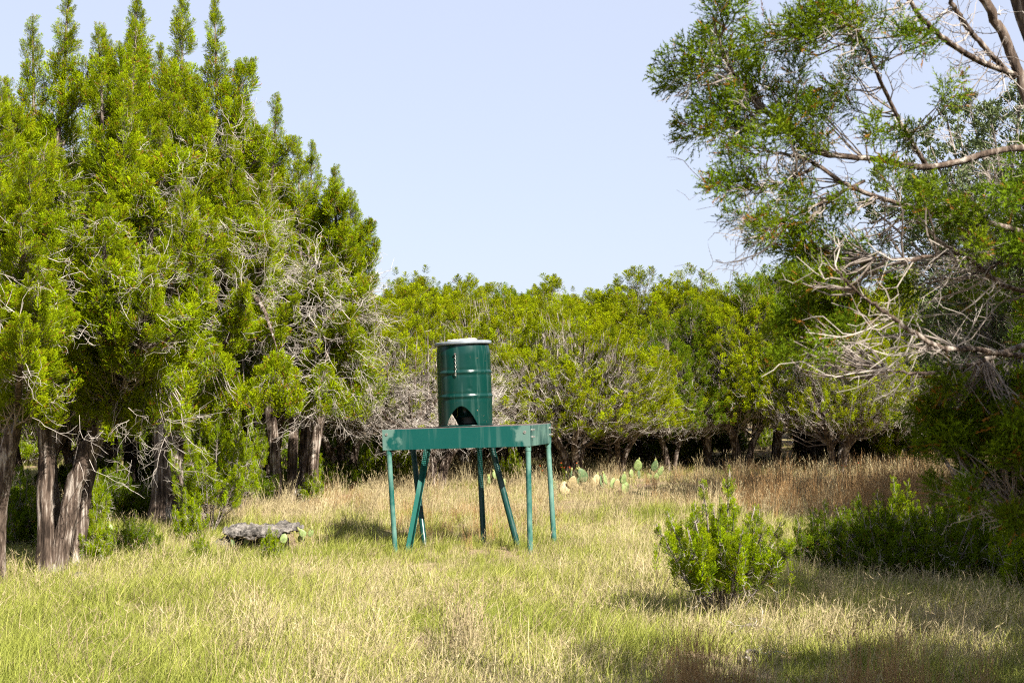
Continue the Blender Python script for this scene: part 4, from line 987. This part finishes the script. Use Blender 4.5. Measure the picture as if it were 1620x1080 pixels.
# ------------------------------------------------------------------ live oak and the foreground juniper at right
def oak():
    base = at(1590, D=19.5); T = Tree(61); rng = T.rng
    tr = [T.stem([[0, 0, -.1], [.1, 0, 1.2], [-.2, .1, 2.6], [-.5, .1, 4.2]], .16, .06, 12, k=24), T.stem([[.1, 0, -.1], [.4, .1, 1.4], [.8, .2, 3.2]], .13, .05, 12, k=24)]
    for i in range(24):
        f = math.sqrt((i + .5) / 24); a = i * 2.4; top = np.array([math.cos(a) * 2.0 * f, math.sin(a) * 2.0 * f, 5.9 - 1.6 * f ** 2])
        s0 = tr[i % 2][14]; P = T.stem([s0, (s0 + top) / 2 + [0, 0, .2], top], .04, .008, 5, k=10, flare=False)
        T.leader(P, 1.9, 1.0, 120, upness=.4, pl=.3, pr=.16, tufts=9, per=7, kl=.045, kw=.013, pw=.5, bare=.1, rust=0)
    T.dead(250, rad=.005)
    place(T.meshes('live_oak', OAK, BARKG), 'oak_tree', 'grey green live oak with small leaves behind the blurred branches, top right', 'tree', base)
oak()

def fore_tree():
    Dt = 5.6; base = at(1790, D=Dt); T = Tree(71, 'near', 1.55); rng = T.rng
    bx, by, bz = base
    def w(px, py, D): return np.array([(px - CX) / FPX * D - bx, D - by, zat(py, D) - bz])
    def limb(pts, r0, r1, sides=8, k=26): return T.stem([w(*p) for p in pts], r0, r1, sides, flute=.2, k=int(k * 1.6), wob=.07, flare=False)
    trunk = T.stem([[0, 0, -.1], [-.04, 0, .6], [.02, 0, 1.3], [-.06, .05, 2.1], [-.2, .1, 2.9], [-.5, .15, 3.7]], .15, .05, 16, flute=.16, k=40)
    t2 = T.stem([[.15, .1, -.1], [.3, .1, 1.0], [.5, .2, 2.2], [.6, .3, 3.8]], .12, .04, 14, flute=.16, k=30)
    B = []
    B.append(limb([(1760, 330, 5.6), (1660, 240, 5.5), (1610, 90, 5.5), (1560, -10, 5.4), (1520, -80, 5.3)], 0.0203, 0.0112))
    B.append(limb([(1610, 120, 5.5), (1545, 50, 5.3), (1500, -20, 5.2)], 0.0109, 0.0072))
    B.append(limb([(1612, 115, 5.5), (1540, 85, 5.2), (1470, 30, 5.0), (1430, -30, 4.9)], 0.0109, 0.0064))
    B.append(limb([(1760, 260, 5.6), (1620, 232, 5.4), (1480, 262, 5.2), (1390, 250, 5.1), (1300, 240, 5.0), (1250, 205, 5.0), (1190, 150, 4.9), (1150, 90, 4.9), (1130, 15, 4.8)], 0.0133, 0.0028, k=48))
    B.append(limb([(1760, 420, 5.6), (1600, 360, 5.3), (1450, 328, 5.1), (1350, 295, 5.0), (1280, 252, 5.0), (1210, 235, 4.95), (1150, 215, 4.9)], 0.0109, 0.0024, k=40))
    B.append(limb([(1470, 262, 5.2), (1430, 195, 5.1), (1395, 120, 5.0), (1365, 50, 5.0), (1320, 20, 4.9)], 0.0086, 0.0032, 6))
    B.append(limb([(1370, 285, 5.05), (1300, 320, 4.9), (1240, 350, 4.9), (1205, 365, 4.85)], 0.0062, 0.0024, 6))
    B.append(limb([(1290, 265, 5.0), (1230, 290, 4.9), (1180, 300, 4.9)], 0.0055, 0.0024, 6))
    B.append(limb([(1780, 560, 5.6), (1620, 562, 5.2), (1540, 552, 5.0), (1490, 550, 4.9), (1440, 522, 4.8), (1390, 485, 4.7), (1350, 455, 4.7), (1320, 420, 4.6)], 0.0109, 0.0032, k=40))
    B.append(limb([(1780, 480, 5.6), (1620, 460, 5.3), (1560, 430, 5.1), (1520, 400, 5.0), (1440, 410, 4.9), (1380, 405, 4.9)], 0.0101, 0.0032, k=30))
    B.append(limb([(1780, 520, 5.6), (1640, 540, 5.3), (1540, 575, 5.0), (1460, 590, 4.9), (1400, 585, 4.9)], 0.0109, 0.0032, k=24))
    B.append(limb([(1700, 740, 5.4), (1620, 800, 5.1), (1580, 815, 5.0), (1550, 800, 5.0)], 0.0078, 0.0032, 6))
    B.append(limb([(1560, 430, 5.1), (1590, 400, 5.1), (1560, 350, 5.0), (1600, 300, 5.0)], 0.0078, 0.0032, 6))
    allp = np.concatenate(B)
    # sprays: cluster centres seen in the photograph
    cl = [(1150, 20, 28), (1130, 60, 24), (1110, 110, 30), (1080, 105, 16), (1075, 135, 22), (1160, 95, 34), (1195, 75, 24), (1165, 160, 34), (1125, 165, 22), (1100, 200, 22), (1140, 205, 20), (1205, 140, 30), (1190, 195, 26), (1235, 160, 24), (1240, 205, 20),
          (1215, 55, 22), (1250, 60, 22), (1275, 20, 26), (1310, 25, 28), (1350, 35, 22), (1285, 60, 20), (1335, 5, 20), (1365, 60, 16), (1385, 20, 16),
          (1265, 115, 20), (1285, 165, 24), (1275, 205, 20), (1310, 180, 22), (1300, 220, 20), (1330, 140, 16), (1355, 110, 16), (1345, 165, 16), (1390, 95, 14), (1425, 60, 16), (1430, 215, 22), (1385, 210, 12), (1465, 70, 18), (1500, 150, 16),
          (1145, 295, 18), (1170, 290, 22), (1200, 280, 14), (1205, 240, 14), (1190, 350, 18), (1215, 355, 18), (1215, 378, 12), (1245, 335, 14), (1270, 285, 20), (1275, 315, 18), (1350, 325, 16), (1290, 240, 18), (1170, 240, 14), (1410, 280, 14),
          (1260, 390, 24), (1280, 350, 24), (1310, 355, 20), (1290, 400, 24), (1340, 390, 22), (1320, 430, 30), (1360, 420, 26), (1400, 430, 22), (1380, 385, 18), (1270, 440, 24),
          (1460, 310, 16), (1480, 320, 18), (1510, 330, 20), (1460, 350, 18), (1530, 350, 22), (1560, 345, 20), (1500, 375, 20), (1550, 390, 20), (1440, 460, 22), (1600, 310, 18), (1610, 400, 22),
          (1270, 510, 30), (1300, 480, 28), (1290, 540, 26), (1255, 540, 22), (1330, 520, 26), (1330, 470, 24), (1370, 500, 20), (1250, 570, 16), (1310, 560, 18)]
    dark = [(1490, 640, 30), (1530, 660, 34), (1570, 640, 30), (1610, 660, 34), (1480, 690, 26), (1520, 710, 34), (1560, 700, 34), (1600, 720, 34), (1550, 750, 26), (1590, 770, 28), (1630, 760, 30), (1500, 610, 20), (1580, 600, 24), (1620, 610, 26), (1630, 690, 30), (1490, 780, 14), (1530, 785, 16), (1600, 820, 20), (1560, 620, 26), (1450, 650, 14)]
    for (lst, n, zD, kwd) in ((cl, 1.0, 4.95, {}), (dark, 1.5, 5.05, {})):
        P = []; P0 = []
        for (px, py, r) in lst:
            m = max(3, int((r / 8.0) ** 1.6 * n * .95 * (1.1 if 300 < py < 590 and px > 1240 else 1))); c = w(px, py, zD + rng.uniform(-.22, .22)); rr = r / FPX * 5
            q = c + rng.standard_normal((m, 3)) * rr * .36; P.append(q)
            d = np.linalg.norm(allp - c - np.array([.12, .05, -.03]), axis=1); j = int(d.argmin()); P0.append(np.repeat(allp[j][None], m, 0))
        P = np.concatenate(P); P0 = np.concatenate(P0); m = len(P)
        D = nrm((P - P0) * 1.0 / np.maximum(np.linalg.norm(P - P0, axis=1, keepdims=True), .05) + np.array([-.2, 0, .45]) + rng.standard_normal((m, 3)) * .35)
        Bq = paths(P0, P, 6, rng, sag=.05, wob=.07); T.ends.append(Bq[:, [0, 2, 3, 5]])
        tubes(T.tw, Bq, (.0016 + .003 * rng.random(m))[:, None] * np.linspace(1, .5, 6)[None], 4, tint=rng.random(m) * .4)
        T.pl.append((P - D * .04, D, rng.uniform(.10, .15, m)))
    # bare twigs springing from the limbs
    j = rng.integers(0, len(allp), 260); P0 = allp[j]; ok = P0[:, 2] > .9; P0 = P0[ok]; m = len(P0)
    D = nrm(np.stack([rng.normal(-.6, .5, m), rng.normal(-.1, .6, m), rng.normal(-.1, .6, m)], -1))
    T.twigset(P0, D, rng.uniform(.06, .26, m), 4, .0026, (.1, .8))
    # pale curved twigs around the lower limb
    low = np.concatenate([B[8][:int(len(B[8]) * .72)], B[10][:int(len(B[10]) * .75)], B[9][:int(len(B[9]) * .7)]]); j = rng.integers(0, len(low), 40); P0 = low[j]; m = len(P0)
    D = nrm(np.stack([rng.normal(-.75, .35, m), rng.normal(-.2, .5, m), rng.normal(-.2, .4, m)], -1))
    T.twigset(P0, D, rng.uniform(.15, .4, m), 3, .0036, (.3, .8))
    # the rest of the crown, to the right of the picture
    for (x, y, z, R, z0) in ((.6, -.3, 3.3, .7, 1.9), (1.2, .6, 3.9, .8, 1.8), (.5, .8, 3.5, .7, 2.2), (1.4, -.4, 3.3, .7, 1.4), (.3, .4, 3.2, .6, 2.0)):
        s0 = t2[18] if x > .4 else trunk[26]; P = T.stem([s0, s0 * .5 + np.array([x, y, z]) * .5, [x, y, z]], .04, .01, 6, k=12, flare=False)
        T.leader(P, z0, R, 150, upness=.5, pl=.2, pr=.07, tufts=10, per=10, kl=.03, kw=.004, pw=.5)
    place(T.meshes('foreground_tree', JUNF, BARK), 'juniper_tree', 'nearest juniper, blurred branches and bare pale twigs reaching in from the right edge', 'tree', base, group='old junipers around the clearing')
fore_tree()

# junipers right of the picture whose shade falls into it
place(V['dome'], 'juniper_tree', 'juniper outside the right edge shading the grass at bottom right', 'tree', (4.5, 6.0, 0), 2.4, .72, G1)
place(V['dome'], 'juniper_tree', 'juniper outside the right edge shading the dark shrubs', 'tree', (6.0, 11.0, 0), .4, .85, G1)
place(V['deep'], 'juniper_tree', 'juniper outside the right edge near the camera', 'tree', (4.05, 2.9, 0), 1.4, 1.05, G1)
place(V['dome'], 'juniper_tree', 'juniper outside the right edge shading the hanging branches', 'tree', (6.7, 8.2, 0), 3.4, 1.1, G1)

# ------------------------------------------------------------------ dead wood on the ground
def dead_branch(label, px, py, L, r, seed, rz, mat=TWIG, name='fallen_branch'):
    T = Tree(seed); rng = T.rng
    P = T.stem([[-L / 2, 0, .03], [-L * .15, .05, .08], [L * .2, -.03, .05], [L / 2, .04, .02]], r, r * .35, 7, flute=.08, k=18, flare=False)
    j = rng.integers(3, len(P), 7); T.twigset(P[j], nrm(np.stack([rng.normal(0, 1, 7), rng.normal(0, .6, 7), np.abs(rng.normal(.2, .3, 7))], -1)), rng.uniform(.1, .3, 7) * L * 1.2, 2, r * .35, (.5, 1))
    o = link(name, None); o.location = at(px, py); o.rotation_euler = (0, 0, rz); tag(o, label, 'branch', 'dead wood on the ground')
    link('stem', T.tr.mesh('stem', BARKG, True), o); link('twigs', T.tw.mesh('twigs', mat), o)['kind'] = 'stuff'
dead_branch('pale dead stick lying below the bright bush', 1200, 998, .42, .012, 1, .2)
dead_branch('short grey forked stick on the bare soil patch', 1195, 1030, .30, .013, 2, 1.1)
dead_branch('white broken log at the foot of the right tree line', 1146, 742, .9, .07, 3, .5)
dead_branch('bare bleached branch poking out of the shrubs at right', 1330, 890, .9, .012, 4, .4)
dead_branch('grey fallen limb under the young cedar', 375, 790, 1.4, .05, 5, -.2)

# small red-orange wildflowers
def flowers(label, px, py, seed, n):
    rng = np.random.default_rng(seed); b = Buf(); f = Buf(); P0 = np.stack([rng.normal(0, .25, n), rng.normal(0, .15, n), np.zeros(n)], -1); P1 = P0 + np.stack([rng.normal(0, .06, n), rng.normal(0, .06, n), rng.uniform(.25, .5, n)], -1)
    tubes(b, paths(P0, P1, 4, rng, wob=.05), np.full((n, 4), .002), 3)
    for k in range(7):
        a = 2 * math.pi * k / 7; kites(f, P1, nrm(np.tile([math.cos(a), math.sin(a), .25], (n, 1))), np.full(n, .02), np.full(n, .007), rng, rng.random(n))
    o = link('wildflower', None); o.location = at(px, py); tag(o, label, 'flower', 'orange wildflowers')
    link('stems', b.mesh('stems', JUND), o)['kind'] = 'stuff'; link('petals', f.mesh('petals', M('orange_petal', (.55, .09, .015), .6)[0]), o)['kind'] = 'stuff'
flowers('orange wildflowers behind the prickly pears', 885, 772, 1, 9)
flowers('orange wildflowers in front of the twin trunk juniper', 1310, 778, 2, 9)
